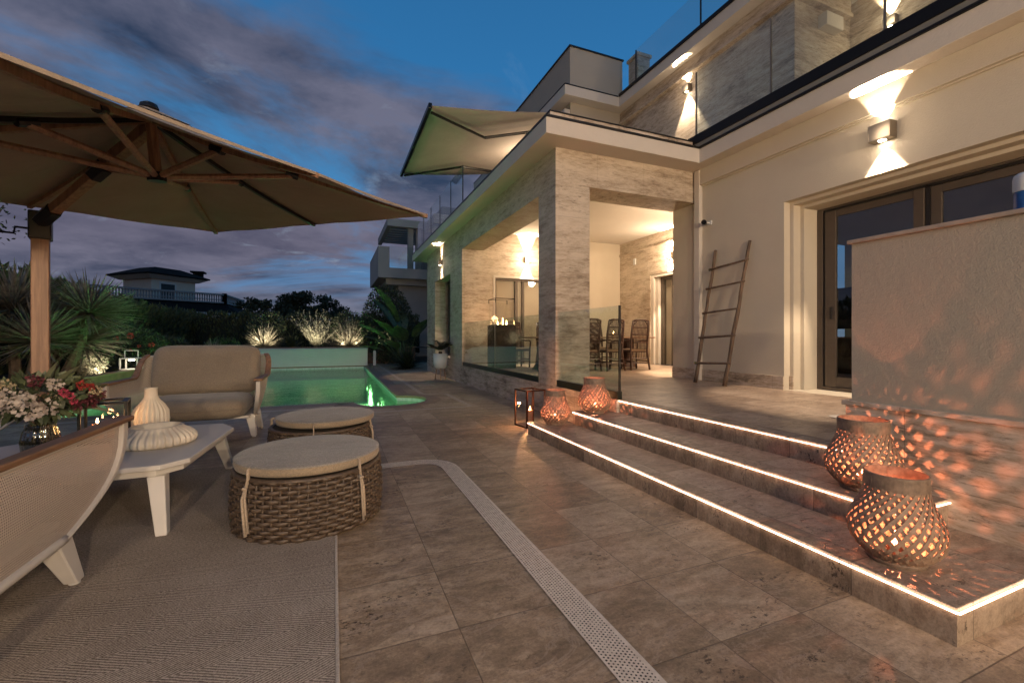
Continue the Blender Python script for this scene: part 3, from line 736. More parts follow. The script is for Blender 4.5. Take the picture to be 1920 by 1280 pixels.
wall_lamp((5.87,3.0,3.54), W_, 'big bronze box wall lamp above the sliding door, lighting the wall up and down', 170, 70, 1.1, 70, .03)
wall_lamp((5.87,-.8,3.54), W_, 'bronze wall lamp added out of view on the house wall behind the camera', 150, 60, 1.1)  # this lamp and the next are added out of view to light the terrace
wall_lamp((5.87,-4.6,3.54), W_, 'bronze wall lamp added out of view on the house wall farthest behind the camera', 150, 60, 1.1)
wall_lamp((4.95,11.0,3.33), 0, 'bronze wall lamp above the sliding door on the back wall of the porch', 190, 80, .9, 58, .25)
wall_lamp((8.04,8.8,3.30), W_, 'wall lamp above the porch door, half hidden by the wall corner', 200, 80, .9, 58, .35)
wall_lamp((3.10,13.3,3.50), W_, 'dark wall lamp above the tall window at the far end of the porch side wall', 25, 25, .9, 58)
wall_lamp((7.30,7.46,6.71), W_, 'small wall lamp on the upper storey behind the glass railing', 60, 60, .9)
wall_lamp((8.80,4.4,6.55), W_, 'wall lamp on the set back upper wall at the top edge', 60, 60, .9)
wall_lamp((5.7,12.2,6.3), W_, 'wall lamp on the upper storey under the awning', 150, 60, .9, spill=.6)
# unseen lamp added behind the white wall to brighten the porch
wall_lamp((7.2,6.386,3.3), PI, 'added porch wall lamp on the unseen side of the white wall', 420, 200, .9, spill=.4)
# unseen wing added behind the camera; its lamps and warm bounce light the terrace
vp('wall', MB().box(-3.0,-7.4,0,5.86,-7.0,4.07), M['plaster'])  # added wall: bounces warm light and blocks blue sky from behind
vp('roof_slab', MB().box(-3.3,-7.4,4.071,5.57,-6.7,4.30), M['paint'])
for (lx, lab) in ((-1.6,'bronze wall lamp on the added unseen wing behind the camera, left one'),(1.6,'bronze wall lamp on the added unseen wing behind the camera, middle one'),(4.6,'bronze wall lamp on the added unseen wing behind the camera, right one')):
    wall_lamp((lx,-7.0,3.0), PI, lab, 25, 25, 1.1, spill=SPW)  # added lamps, mostly wide spill over everything in view
# camera
cm = empty('security_camera', (5.87,5.52,3.12), 'small black bullet security camera on a white bracket by the downpipe', 'camera')
MB().box(-.02,-.04,-.035,0,.04,.035).tube([(-.02,0,0),(-.10,0,-.005)], .014, 8).build('bracket', M['whitep'], cm, bevel=.003)
MB().tube([(-.08,.03,.0),(-.20,-.06,-.02)], .036, 16).tube([(-.20,-.06,-.02),(-.215,-.071,-.023)], .041, 16).build('housing', M['black'], cm, smooth=False)
# ladder
lad = empty('ladder', (5.4,5.1,F), 'rustic wooden branch ladder with five rungs leaning on the cream wall', 'ladder')
def lp(x, y, z): return Vector((x-5.4, y-5.1, z-F))
A0 = lp(5.40,5.38,F+.01); A1 = lp(5.83,5.37,2.63); B0 = lp(5.40,4.81,F+.01); B1 = lp(5.83,4.73,2.66)
def wob(a, b, r, nm, n=14, amp=.008):
    pts = []
    for i in range(n+1):
        q = i/n; pts.append(a.lerp(b, q)+Vector((rnd.uniform(-amp,amp)*.4, rnd.uniform(-amp,amp), 0)) if 0 < i < n else a.lerp(b, q))
    MB().tube(pts, [r*(1+rnd.uniform(-.12,.12))*(1-.2*i/n) for i in range(n+1)], 8).build(nm, M['ladder'], lad, smooth=True)
wob(A0, A1, .030, 'rail'); wob(B0, B1, .030, 'rail')
for q in (.145, .335, .52, .705, .855):
    a = A0.lerp(A1, q); b = B0.lerp(B1, q+.01); d = (b-a).normalized()
    wob(a-d*.05+Vector((-.02,0,0)), b+d*.05+Vector((-.02,0,0)), .019, 'rung', 6, .006)
# awning
aw = empty('awning', (5.7,12.2,7.0), 'cream retractable awning with black folding arms projecting from the upper storey', 'awning')
def al(x, y, z): return (x-5.7, y-12.2, z-7.0)
mb = MB(); mb.grid(10, 12, lambda u, v: Vector(al(2.07+(5.68-2.07)*u, 9.93+(14.45-9.93)*v, 6.5+.55*u-.05*math.sin(PI*u))))
mb.build('fabric', M['awning'], aw, solid=.006, smooth=True)
mb = MB(); mb.box(*al(2.0,9.88,6.42), *al(2.08,14.5,6.54)); mb.build('front_bar', M['black'], aw, bevel=.01)
for yy_, y2, y3 in ((10.05, 10.35, 10.4), (14.3, 14.0, 14.0)):
    mb = MB(); mb.tube([al(2.1,yy_,6.40), al(3.75,y2+(.75 if y2<12 else -.75),6.55)], .035, 8).tube([al(3.75,y2+(.75 if y2<12 else -.75),6.55), al(5.68,y3,6.85)], .04, 8)
    mb.build('arm', M['black'], aw)
MB().box(*al(5.52,9.9,6.95), *al(5.695,14.5,7.12)).build('cassette', M['paint'], aw, bevel=.02)
# ------------------------------------------------------------------ umbrella
vA = Vector((.89,4.498,2.468)); vB = Vector((-1.289,6.093,2.456)); vv = Vector((.587,.802,.108)).normalized()
Lv = 3.38; vC = vA-vv*Lv; vD = vB-vv*Lv; cen = (vA+vB+vC+vD)/4
wv = (vB-vA).normalized(); nv = vv.cross(wv).normalized()
if nv.z < 0: nv = -nv
pole_xy = Vector((-2.15,4.61,0))
um = empty('cantilever_umbrella', tuple(pole_xy), 'big tilted taupe cantilever parasol with teak pole and wooden ribs', 'umbrella')
def ul(p): return Vector(p)-pole_xy
top = cen+nv*.54
mids = [(vA+vB)/2, (vB+vD)/2, (vD+vC)/2, (vC+vA)/2]
rim = [vA, mids[0], vB, mids[1], vD, mids[2], vC, mids[3]]
rimlab = ['canopy']
mb = MB()
for i in range(8):
    a, b = rim[i], rim[(i+1)%8]
    def fn(u, v, a=a, b=b):
        e = a.lerp(b, v); sag = .05*math.sin(PI*v)*u
        p = top.lerp(e, u); ctr = (cen-e).normalized()
        return ul(p - nv*sag*.6*u + ctr*.035*math.sin(PI*v)*u*u - nv*.04*math.sin(PI*u))
    mb.grid(10, 8, fn)
cn = mb.build('canopy', M['canopy'], um, smooth=False)
bm = bmesh.new(); bm.from_mesh(cn.data); bmesh.ops.remove_doubles(bm, verts=bm.verts, dist=.004); bm.to_mesh(cn.data); bm.free(); cn.data.shade_smooth()
# valance : narrow hem under the rim
mb = MB()
for i in range(8):
    a, b = rim[i], rim[(i+1)%8]
    def fn(u, v, a=a, b=b):
        e = a.lerp(b, u); ctr = (cen-e).normalized(); return ul(e + ctr*.035*math.sin(PI*u) - nv*.018*v)
    mb.grid(8, 1, fn)
mb.build('hem', M['canopy'], um, solid=.004)
# top vent cap and finial
mb = MB()
for i in range(8):
    a = top.lerp(rim[i], .11); b = top.lerp(rim[(i+1)%8], .11)
    mb.add([ul(top+nv*.04), ul(a+nv*.02), ul(b+nv*.02)], [(0,1,2)])
mb.build('vent', M['canopy'], um)
MB().tube([ul(top+nv*.03), ul(top+nv*.06), ul(top+nv*.075)], [.06,.05,.02], 10).build('finial', M['black'], um)
hubb = cen+nv*.09
MB().tube([ul(top-nv*.03), ul(hubb)], .035, 8).build('centre_post', M['teak'], um)
MB().tube([ul(hubb+nv*.03), ul(hubb-nv*.03)], .06, 10).build('hub', M['black'], um)
MB().tube([ul(top-nv*.0), ul(top-nv*.07)], .08, 10).build('crown', M['black'], um)
for i in range(8):
    e = rim[i]; a = top-nv*.05; b = e-nv*.02
    def rp(q): return ul(a.lerp(b, q)-nv*.04*math.sin(PI*q))
    pts = [rp(q/6) for q in range(7)]
    r_ = MB().tube(pts, .021 if i % 2 else .026, 4).build('rib', M['teak'] if i % 2 == 0 or i in (3,7) else M['dark'], um)
    jq = .42
    j = a.lerp(b, jq)-nv*.06
    MB().tube([ul(hubb), ul(j)], .023, 6).build('strut', M['teak'], um)
    d = (b-a).normalized(); MB().tube([ul(j-d*.05+nv*.01), ul(j+d*.05+nv*.01)], .028, 8).build('joint', M['black'], um)
ph = 2.17
mb = MB(); mb.box(-.050,-.050,.02,.050,.050,ph); mb.build('pole', M['teak'], um, bevel=.006).rotation_euler = (0,0,.35)
MB().box(-.28,-.24,.013,.28,.24,.07).build('base', M['concrete'], um, bevel=.01)
br = MB().box(-.065,-.065,1.97,.065,.065,2.19).build('bracket', M['dark'], um, bevel=.01); br.rotation_euler = (0,0,.35)
MB().tube([(-.06,-.03,2.05),(-.12,-.06,2.05),(-.125,-.065,2.0),(-.19,-.09,2.0)], .009, 6).build('crank', M['black'], um)
a0 = Vector((.02,-.04,2.11)); a1 = ul(top-nv*.10)
mb = MB(); mb.tube([a0, a0.lerp(a1,.98)], .046, 4); mb.build('arm', M['teak'], um, bevel=.004)
for q0, q1 in ((0,.13),(.50,.60)):
    MB().tube([a0.lerp(a1,q0), a0.lerp(a1,q1)], .058, 6).build('collar', M['dark'], um, bevel=.004)
# ------------------------------------------------------------------ armchairs
def U_plan(hw, y0, y1, rc, s):
    """open U from front left tip round the back to front right tip, s in 0..1 (fraction of length)"""
    ls = y1-y0-rc; lb = 2*(hw-rc); la = PI/2*rc; tot = 2*ls+lb+2*la; q = s*tot
    if q < ls: return (-hw, y0+q)
    q -= ls
    if q < la: a = q/rc; return (-hw+rc-rc*math.cos(a), y1-rc+rc*math.sin(a))
    q -= la
    if q < lb: return (-hw+rc+q, y1)
    q -= lb
    if q < la: a = q/rc; return (hw-rc+rc*math.sin(a), y1-rc+rc*math.cos(a))
    q -= la
    return (hw, y1-rc-q)
def smooth01(a, b, x):
    q = max(0, min(1, (x-a)/(b-a))); return q*q*(3-2*q)
def make_armchair(loc, rz, label, W=1.5, Dp=1.12, fl=.10):
    ch = empty('lounge_armchair', loc, label, 'armchair', 'cushioned lounge armchairs round the low table', rz)
    hw = W/2; y0, y1 = -Dp/2, Dp/2
    zb, za = .25, .70
    def P(s, t):
        e = 1-(1-t)**2.2
        xt, yt = U_plan(hw, y0, y1, .28, s); xb, yb = U_plan(hw-fl, y0+.50, y1-.16, .2, s)
        xx_ = xb+(xt-xb)*e; yy_ = yb+(yt-yb)*(1-(1-t)**3.0)
        back = smooth01(y1-.42, y1-.1, yt)
        return Vector((xx_, yy_, zb+(za+.26*back-zb)*t))
    Ltot = 2*Dp+W
    MB().grid(90, 16, P, lambda u, v: (u*Ltot, v*.55)).build('shell', M['perf'], ch, smooth=True)
    # rim tube in metal + teak caps along arms
    def tubefrom(fn, n, r, nm, mat, seg=8, flat=None):
        MB().tube([fn(i/n) for i in range(n+1)], r, seg, flat=flat).build(nm, mat, ch, smooth=True)
    tubefrom(lambda q: P(q, 0), 60, .022, 'seat_rail', M['whitem'])
    tubefrom(lambda q: P(q, 1.0), 70, .016, 'top_rail', M['whitem'])
    for side in (0, 1):
        sd_ = lambda t_, side=side: P(side, t_)
        # broad front edge
        mb = MB(); prof = []
        for i in range(15):
            t_ = i/14; p = P(side, t_); q = P(abs(side-.001), t_); d = (q-p).normalized()
            out = Vector(((1 if side else -1), 0, 0)); wdt = .034+.016*t_
            prof.append([p-d*.012-out*.022, p+d*wdt-out*.022, p+d*wdt+out*.022, p-d*.012+out*.022])
        for r_ in prof: mb.v += [tuple(v_) for v_ in r_]
        for i in range(14):
            for k_ in range(4): mb.f.append((i*4+k_, i*4+(k_+1)%4, (i+1)*4+(k_+1)%4, (i+1)*4+k_))
        mb.f += [(3,2,1,0), tuple(14*4+k_ for k_ in range(4))]
        mb.build('front_edge', M['whitem'], ch, bevel=.008)
        mb = MB(); N = 26; smax = .30; rows = []
        for i in range(N+1):
            q = i/N*smax; s_ = q if side == 0 else 1-q; p = P(s_, 1.0)+Vector((0, -.03 if i == 0 else 0, .006))
            pn = P(min(1,max(0,s_+.004)), 1.0); pm_ = P(min(1,max(0,s_-.004)), 1.0); d = (pn-pm_).normalized(); nn = Vector((d.y,-d.x,0)).normalized()
            wd_ = .045*(1-.35*q/smax); rows.append([p-nn*wd_, p+nn*wd_, p+nn*wd_+Vector((0,0,.028)), p-nn*wd_+Vector((0,0,.028))])
        for r_ in rows: mb.v += [tuple(v_) for v_ in r_]
        for i in range(N):
            for k_ in range(4): mb.f.append((i*4+k_, i*4+(k_+1)%4, (i+1)*4+(k_+1)%4, (i+1)*4+k_))
        mb.f += [(3,2,1,0), tuple(N*4+k_ for k_ in range(4))]
        bm = bmesh.new(); 
        o = mb.build('arm_cap', M['teaky'], ch, bevel=.008)
        bm.from_mesh(o.data); bmesh.ops.recalc_face_normals(bm, faces=bm.faces); bm.to_mesh(o.data); bm.free()
    # seat deck
    MB().box(-hw+.14, y0+.30, .245, hw-.14, y1-.18, .275).build('seat_deck', M['whitem'], ch, bevel=.006)
    # cushions
    def cushion(nm, cx, cy, cz, sx, sy, sz, tilt=0, pw_=.38):
        mb = MB(); n_ = 20
        def sup(a, e): return math.copysign(abs(a)**e, a)
        def fn(u, v):
            th = 2*PI*u; ph_ = PI*(v-.5)
            return Vector((sx/2*sup(math.cos(ph_),.28)*sup(math.cos(th),pw_*.6), sy/2*sup(math.cos(ph_),.45)*sup(math.sin(th),pw_), sz/2*sup(math.sin(ph_),.75)))
        mb.grid(64, 24, fn); o = mb.build(nm, M['cushion'], ch, smooth=True); o.location = (cx, cy, cz); o.rotation_euler = (tilt,0,0)
        pts = []
        for i in range(97):
            th = 2*PI*i/96; pts.append((sx/2*1.003*sup(math.cos(th),pw_*.6), sy/2*1.003*sup(math.sin(th),pw_), 0))
        MB().tube(pts, .006, 6, cap=False).build('piping', M['cushion'], o, smooth=True)
        return o
    cushion('seat_cushion', 0, -.05, .385, W-.30, Dp-.26, .26)
    b = cushion('back_cushion', 0, y1-.20, .79, W-.22, .62, .26, PI/2-.28)
    for sx in (-1, 1):
        for sy, yy_ in ((-1, y0+.50), (1, y1-.28)):  # front, rear
            mb = MB(); xt = sx*(hw-fl-.05); xb = sx*(hw-fl+.0); yb = yy_+sy*.09
            vs = []
            for (cx_, cy_, z_, a_) in ((xb, yb, .012, .034), (xt, yy_, .27, .062)):
                vs += [(cx_-a_*.8,cy_-a_,z_),(cx_+a_*.8,cy_-a_,z_),(cx_+a_*.8,cy_+a_,z_),(cx_-a_*.8,cy_+a_,z_)]
            mb.add(vs, [(3,2,1,0),(4,5,6,7),(0,1,5,4),(1,2,6,5),(2,3,7,6),(3,0,4,7)])
            mb.build('leg', M['whitem'], ch, bevel=.007)
            MB().lathe([(0,.0),(.022,.0),(.022,.013),(0,.013)], 14, xb, yb).build('foot_glide', M['whitep'], ch)
    return ch
make_armchair((-1.47,6.2,0), 0, 'taupe cushioned loveseat facing the camera in front of the pool', 1.36)
make_armchair((-1.87,2.42,.012), PI, 'nearest lounge chair at the left edge, showing its perforated side and teak arm cap', 1.5, 1.48, .04)
make_armchair((-2.98,4.50,.012), PI/2, 'lounge chair at the far left end of the white table, behind the bouquet', 1.2, 1.0)
# ------------------------------------------------------------------ coffee table
tb = empty('coffee_table', (-1.5,3.95,.012), 'low white coffee table with chamfered corner and four legs', 'coffee table')
poly = [(-2.25,3.27),(-.98,3.27),(-.86,3.40),(-.80,4.40),(-.93,4.66),(-1.90,4.66),(-2.3,4.10)]
poly = [(p[0]+1.5, p[1]-3.95) for p in poly]
MB().prism(poly, .375, .408).build('table_top', M['whitem'], tb, bevel=.007)
mb = MB(); mb.prism([(p[0]*.93,p[1]*.93) for p in poly], .33, .3749); mb.build('apron', M['whitem'], tb, bevel=.004)
for (x0_, y0_, x1_, y1_) in ((-1.02,3.37,-.955,3.20),(-.93,4.48,-.87,4.60),(-2.1,3.42,-2.2,3.30),(-1.85,4.4,-1.9,4.5)):
    mb = MB(); vs = []
    for (cx_, cy_, z_, a_) in ((x1_+1.5, y1_-3.95+.03, .0, .030), (x0_+1.5, y0_-3.95, .329, .046)):
        vs += [(cx_-a_,cy_-a_,z_),(cx_+a_,cy_-a_,z_),(cx_+a_,cy_+a_,z_),(cx_-a_,cy_+a_,z_)]
    mb.add(vs, [(3,2,1,0),(4,5,6,7),(0,1,5,4),(1,2,6,5),(2,3,7,6),(3,0,4,7)]); mb.build('leg', M['whitem'], tb, bevel=.006)
TZ = .4205
# ribbed vase, bowl
o = MB().lathe([(.0,.0),(.095,.0),(.115,.03),(.12,.10),(.115,.17),(.09,.22),(.058,.262),(.045,.29),(.043,.355),(.046,.36),(.038,.36),(.036,.29)], 144, rf=lambda th, i: 1+(.045*math.cos(22*th) if 1 <= i <= 5 else (.02*math.cos(22*th) if i == 6 else 0))).build('ribbed_vase', M['white'], smooth=True)
o.location = (-1.40,4.47,TZ); tag(o, 'tall white ribbed ceramic vase on the white table, in front of the loveseat', 'vase')
o = MB().lathe([(.0,.0),(.20,.0),(.228,.008),(.240,.03),(.238,.055),(.222,.078),(.195,.098),(.165,.118),(.158,.13),(.150,.135),(.142,.13),(.138,.11),(.12,.05),(0,.04)], 240, rf=lambda th, i: 1+(.035*math.cos(34*th) if 2 <= i <= 6 else (.015*math.cos(34*th) if i==7 else 0))).build('ribbed_bowl', M['white'], smooth=True)
o.location = (-1.20,3.93,TZ); tag(o, 'wide low cream ribbed ceramic bowl at the corner of the white table', 'bowl')
# dark candle lantern on table
def box_lantern(nm, loc, rz, s, h, mat, label, energy, ncand=1, cat='lantern', th=.018):
    e = empty(nm, loc, label, cat, None, rz); a = s/2
    mb = MB()
    for sx in (-1,1):
        for sy in (-1,1): mb.box(sx*a, sy*a, th, sx*(a-th), sy*(a-th), h-th)
    mb.box(-a,-a,0,a,a,th)
    mb.box(-a,-a,h-th,a,-a+th*2,h).box(-a,a-th*2,h-th,a,a,h).box(-a,-a+th*2,h-th,-a+th*2,a-th*2,h).box(a-th*2,-a+th*2,h-th,a,a-th*2,h)
    mb.build('frame', mat, e, bevel=.002)
    b = a-th*.6
    for k_, (q, r_) in enumerate((((-b,-b),(b,-b)),((b,-b),(b,b)),((b,b),(-b,b)),((-b,b),(-b,-b)))):
        mb = MB(); mb.add([(q[0],q[1],th),(r_[0],r_[1],th),(r_[0],r_[1],h-th),(q[0],q[1],h-th)], [(0,1,2,3)]); mb.build('pane', M['cglass'], e)
    for k_ in range(ncand):
        cx_ = (k_-(ncand-1)/2)*.09; hc = h*.42
        cd = MB().lathe([(0,th+.001),(.035,th+.001),(.035,hc),(.0,hc-.004)], 18, cx_, 0).build('candle', M['candle'], e, smooth=False)
        MB().lathe([(0,hc+.004),(.006,hc+.012),(.008,hc+.022),(.004,hc+.038),(0,hc+.048)], 10, cx_, 0).build('flame', M['flame'], cd, smooth=True)
    light('POINT', 'candle_light', (0,0,h*.42+.06), energy, (1,.45,.18), e, shadow_soft_size=.02)
    return e
box_lantern('candle_lantern', (-1.60,4.22,TZ), .25, .27, .30, M['black'], 'black square glass lantern with lit candles on the white table', .5, 2)
box_lantern('candle_lantern', (2.47,5.38,.0), .15, .31, .50, simple('copper_frame', (.06,.022,.012), .35, .6), 'tall dark copper lantern with thick candle beside the far end of the steps', 6, 1, th=.02)
# bouquet in ribbed glass vase
vs_ = MB().lathe([(0,.0),(.07,.0),(.088,.02),(.095,.09),(.085,.15),(.07,.19),(.075,.205),(.070,.205),(.065,.19),(.08,.15),(.089,.09),(.082,.024),(0,.02)], 96, rf=lambda th, i: 1+(.03*math.cos(16*th) if 1 < i < 6 else 0)).build('glass_vase', M['vglass'], smooth=True)
vs_.location = (-1.80,3.86,TZ); tag(vs_, 'fluted greenish glass vase holding the bouquet on the white table', 'vase')
bq = empty('bouquet', (-1.80,3.86,TZ+.2), 'big mixed bouquet of white, red and pink flowers in the glass vase', 'flowers'); bq.scale = (1.15,1.15,1.15)
R = random.Random(3)
mb = MB()
for i in range(16):
    a = R.uniform(0, 2*PI); r_ = R.uniform(.0,.05); mb.tube([(math.cos(a)*r_,math.sin(a)*r_,-.17),(math.cos(a+.5)*r_*.8,math.sin(a+.5)*r_*.8,0),(math.cos(a)*.14,math.sin(a)*.14,.14)], .0035, 5)
mb.build('stems', M['pleaf'], bq)
mb = MB()
for i in range(900):
    v_ = Vector((R.gauss(0,1),R.gauss(0,1),R.gauss(0,1))).normalized(); q = R.uniform(.45,1)
    p = Vector((v_.x*.25*q, v_.y*.25*q, .16+v_.z*.12*q))
    mb.leaf(p, R.uniform(.03,.075), R, .5, d=v_+Vector((R.uniform(-.6,.6),R.uniform(-.6,.6),R.uniform(-.6,.5))))
mb.build('foliage', M['pleaf'], bq)
mb = MB()
for (az, el, L) in ((-.2,.9,.2),(.25,.8,.17),(.05,1.3,.16),(-.9,.1,.24),(.0,-.15,.26),(2.6,.3,.2),(1.8,.5,.18),(-2.2,-.1,.25),(3.6,-.2,.28)):
    d = Vector((math.cos(az)*math.cos(el), math.sin(az)*math.cos(el), math.sin(el))); mb.blade(Vector((0,0,.12))+d*.12, d, L, .085, .15, 6, .2)
mb.build('large_leaves', M['pleafl'], bq)
def blossom(mat, p, r_, n_=60, kind='ball'):
    mb = MB(); p = Vector(p)
    for i in range(n_):
        v_ = Vector((R.gauss(0,1),R.gauss(0,1),R.gauss(0,1))).normalized(); mb.leaf(p+v_*r_*R.uniform(.25,.8), r_*R.uniform(.35,.6), R, .95, d=v_+Vector((R.uniform(-.7,.7),R.uniform(-.7,.7),R.uniform(-.7,.7))))
    mb.build('blossom', mat, bq)
def bp(az, el, q=1.0): return (math.cos(az)*math.cos(el)*.26*q, math.sin(az)*math.cos(el)*.26*q, .16+math.sin(el)*.15*q)
# camera side of the bouquet is towards azimuth about -65 deg
c0 = math.radians(-65)
for (da, el, r_, mt) in ((-.45,.25,.045,'fwhite'),(-.2,.0,.05,'fwhite'),(-.5,-.15,.048,'fwhite'),(-.15,-.35,.05,'fwhite'),(.1,-.25,.05,'fwhite'),(-.75,.1,.045,'fwhite'),
        (-.95,.3,.045,'fcream'),(-1.15,.0,.045,'fcream'),(-1.3,-.2,.045,'fcream'),(-.95,-.2,.04,'fcream'),(-1.5,.15,.045,'fcream'),
        (.75,.45,.028,'fred'),(.95,.35,.024,'fred'),(1.1,.15,.03,'fcream'),(.45,.1,.022,'fpink'),(.5,-.1,.022,'fpink'),(.35,.25,.026,'fpink'),(.25,.6,.04,'fwhite'),
        (.8,-.1,.03,'fdark'),(.95,-.3,.034,'fdark'),(1.15,-.1,.03,'fdark'),(.6,-.3,.03,'fdark'),(1.3,.1,.03,'fdark'),(-.1,.75,.04,'fdark'),(-.6,.6,.035,'fcream')):
    blossom(M[mt], bp(c0+da, el), r_)
# ------------------------------------------------------------------ wicker ottomans
def make_ottoman(loc, rz, label, shift=(0,0)):
    e = empty('wicker_ottoman', loc, label, 'ottoman', 'round wicker ottomans with tied cushions', rz)
    Rb, H, rows, st = .455, .355, 14, 56
    prof = lambda z: Rb*(1.0 - .035*((z/H-.45)/.55)**2)
    mb = MB(); N = st*6
    for i in range(rows):
        z0 = H*(i+.5)/rows; hh = H/rows*.56; r0 = prof(z0); seg = 6; o0 = len(mb.v)
        for k_ in range(N):
            th = 2*PI*k_/N; w_ = math.sin(st*th/2*1.0+(PI if i % 2 else 0)); rr = r0+.0085*w_
            jit = .0015*math.sin(7*th+i*1.7)
            for s_ in range(seg):
                a = 2*PI*s_/seg; mb.v.append(((rr+.0065*math.cos(a))*math.cos(th), (rr+.0065*math.cos(a))*math.sin(th), z0+jit+hh*math.sin(a)))
        for k_ in range(N):
            for s_ in range(seg):
                a = o0+k_*seg+s_; b = o0+k_*seg+(s_+1)%seg; c = o0+((k_+1)%N)*seg+(s_+1)%seg; d = o0+((k_+1)%N)*seg+s_; mb.f.append((a,d,c,b))
    mb.build('basket', M['wicker'], e, smooth=True)
    mb = MB()
    for k_ in range(st):
        th = 2*PI*(k_+.5)/st; mb.tube([((prof(z)-.002)*math.cos(th), (prof(z)-.002)*math.sin(th), z) for z in (.005,.1,.2,.3,H-.005)], .0075, 6)
    mb.build('stakes', M['wicker'], e, smooth=True)
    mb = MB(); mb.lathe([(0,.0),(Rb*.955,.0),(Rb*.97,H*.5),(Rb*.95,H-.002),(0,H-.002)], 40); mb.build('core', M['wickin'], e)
    mb = MB(); mb.lathe([(Rb-.035,H-.012),(Rb-.01,H-.018),(Rb+.002,H-.003),(Rb-.012,H+.010),(Rb-.035,H+.006)], 80, rf=lambda th, i: 1+.006*math.sin(60*th)); mb.build('rim', M['wicker'], e, smooth=True)
    c = MB().lathe([(0,.0),(.40,.0),(.437,.010),(.446,.032),(.438,.055)], 72).build('cushion_side', M['poufs'], e, smooth=True); c.location = (shift[0],shift[1],H+.012)
    c = MB().lathe([(.4385,.0545),(.445,.060),(.436,.066),(.40,.073),(.2,.080),(0,.082)], 72).build('cushion_top', M['pouf'], e, smooth=True); c.location = (shift[0],shift[1],H+.012)
    for a in (-2.2, -.72, .9, 2.4):
        ca, sa = math.cos(a), math.sin(a); r1 = .448
        def q(rr, z, t_=0): return (shift[0]*(z > .3)+ca*rr-sa*t_, shift[1]*(z > .3)+sa*rr+ca*t_, z)
        mb = MB(); mb.tube([q(r1-.02,H+.068), q(r1+.006,H+.06,.004), q(r1+.004,H+.02,.006), q(.462,H-.04,.004)], .006, 5, flat=2.2)
        mb.tube([q(.46,H-.03), q(.478,.26,.010), q(.476,.16,.02), q(.472,.06,.028)], .006, 5, flat=1.8)
        mb.tube([q(.46,H-.03), q(.482,.25,-.006), q(.480,.15,.002), q(.476,.04,.014)], .006, 5, flat=1.8)
        mb.tube([q(.472,H-.045,-.012), q(.480,H-.04,.0), q(.472,H-.045,.012)], .009, 6)
        mb.build('tie', M['tie'], e, smooth=True)
    return e
o1 = make_ottoman((-.145,3.246,.012), 0, 'nearest round wicker ottoman with grey cushion, standing on the rug edge')
o1.rotation_euler = (0,0,-.15)
o2 = copy_tree(o1); o2.location = (-.11,4.64,0.0); o2.rotation_euler = (0,0,.5); o2['label'] = 'farther wicker ottoman with its cushion slid sideways, close to the pool'
for ch in o2.children:
    if ch.name.startswith('cushion'): ch.location = (ch.location[0]+.05, ch.location[1]+.0, ch.location[2]+.012)
# ------------------------------------------------------------------ bamboo lanterns
def make_bamboo(loc, rz, label, s=1.0, hs=1.0, energy=9):
    e = empty('bamboo_lantern', loc, label, 'lantern', 'woven bamboo candle lanterns on the steps', rz)
    keys = [(0.02,.135),(.05,.185),(.09,.222),(.13,.236),(.17,.233),(.22,.208),(.27,.176),(.31,.158),(.345,.152),(.36,.152)]
    def rad(z):
        z = max(keys[0][0], min(keys[-1][0], z))
        for (a, ra), (b, rb) in zip(keys[:-1], keys[1:]):
            if z <= b: q = (z-a)/(b-a); return ra+(rb-ra)*q
        return keys[-1][1]
    mb = MB(); NS = 26; zt = .355; n_ = 30; z0_ = .025
    for fam in (-1, 1):
        for k_ in range(NS):
            th0 = 2*PI*k_/NS+rnd.uniform(-.03,.03); wv_ = .0110; o0 = len(mb.v)
            acc = 0; pr_ = None
            for i in range(n_+1):
                q = i/n_; z = z0_+(zt-z0_)*q; r_ = rad(z)
                if pr_ is not None:
                    dz = z-pr_[0]; dr = r_-pr_[1]; ds = math.hypot(dz, dr); acc += ds*1.0/((r_+pr_[1])/2)*.92
                pr_ = (z, r_)
                th = th0+fam*acc; rr = r_+.0022*fam+.0015*math.sin(i*1.9+k_)
                dth = wv_*.75/rr
                for sgn in (-1, 1):
                    a = th+sgn*dth; zz_ = z - fam*sgn*wv_*.5
                    mb.v.append((rr*math.cos(a)*s, rr*math.sin(a)*s, zz_*s*hs))
            for i in range(n_): a = o0+2*i; mb.f.append((a,a+1,a+3,a+2))
    mb.build('weave', M['bamboo'], e, solid=.0022)
    mb = MB(); mb.lathe([(.150*s,.335*s*hs),(.158*s,.335*s*hs),(.158*s,.40*s*hs),(.150*s,.402*s*hs),(.148*s,.36*s*hs),(.150*s,.335*s*hs)], 48); mb.build('rim', M['bamboor'], e, bevel=.001)
    mb = MB(); mb.lathe([(.0,.004),(.142*s,.0),(.148*s,.012),(.145*s,.030*s),(.13*s,.034*s),(0,.018)], 40)
    mb.build('base', M['bamboor'], e)
    mb = MB()
    for a in (.4, 2.5, 4.6): mb.tube([(.152*s*math.cos(a),.152*s*math.sin(a),.34*s*hs),(.152*s*math.cos(a),.152*s*math.sin(a),.395*s*hs)], .006, 5)
    mb.build('rim_binding', M['bamboor'], e)
    gl = MB().lathe([(.0,.035*s),(.052*s,.035*s),(.055*s,.05*s),(.055*s,.16*s)], 24).build('candle_glass', M['cglass'], e, smooth=True)
    cd = MB().lathe([(0,.04*s),(.038*s,.04*s),(.038*s,.095*s),(.0,.09*s)], 18).build('candle', M['candle'], e)
    MB().lathe([(0,.096*s),(.005,.104*s),(.006,.113*s),(.003,.125*s),(0,.133*s)], 10).build('flame', M['flame'], cd, smooth=True)
    light('POINT', 'candle_light', (0,0,.13*s), energy, (1,.27,.125), e, shadow_soft_size=.007)
    return e
make_bamboo((2.455,1.215,.1535), .3, 'nearest large bamboo lantern with glowing candle at the corner of the lowest step', .77, 1.33, 7)
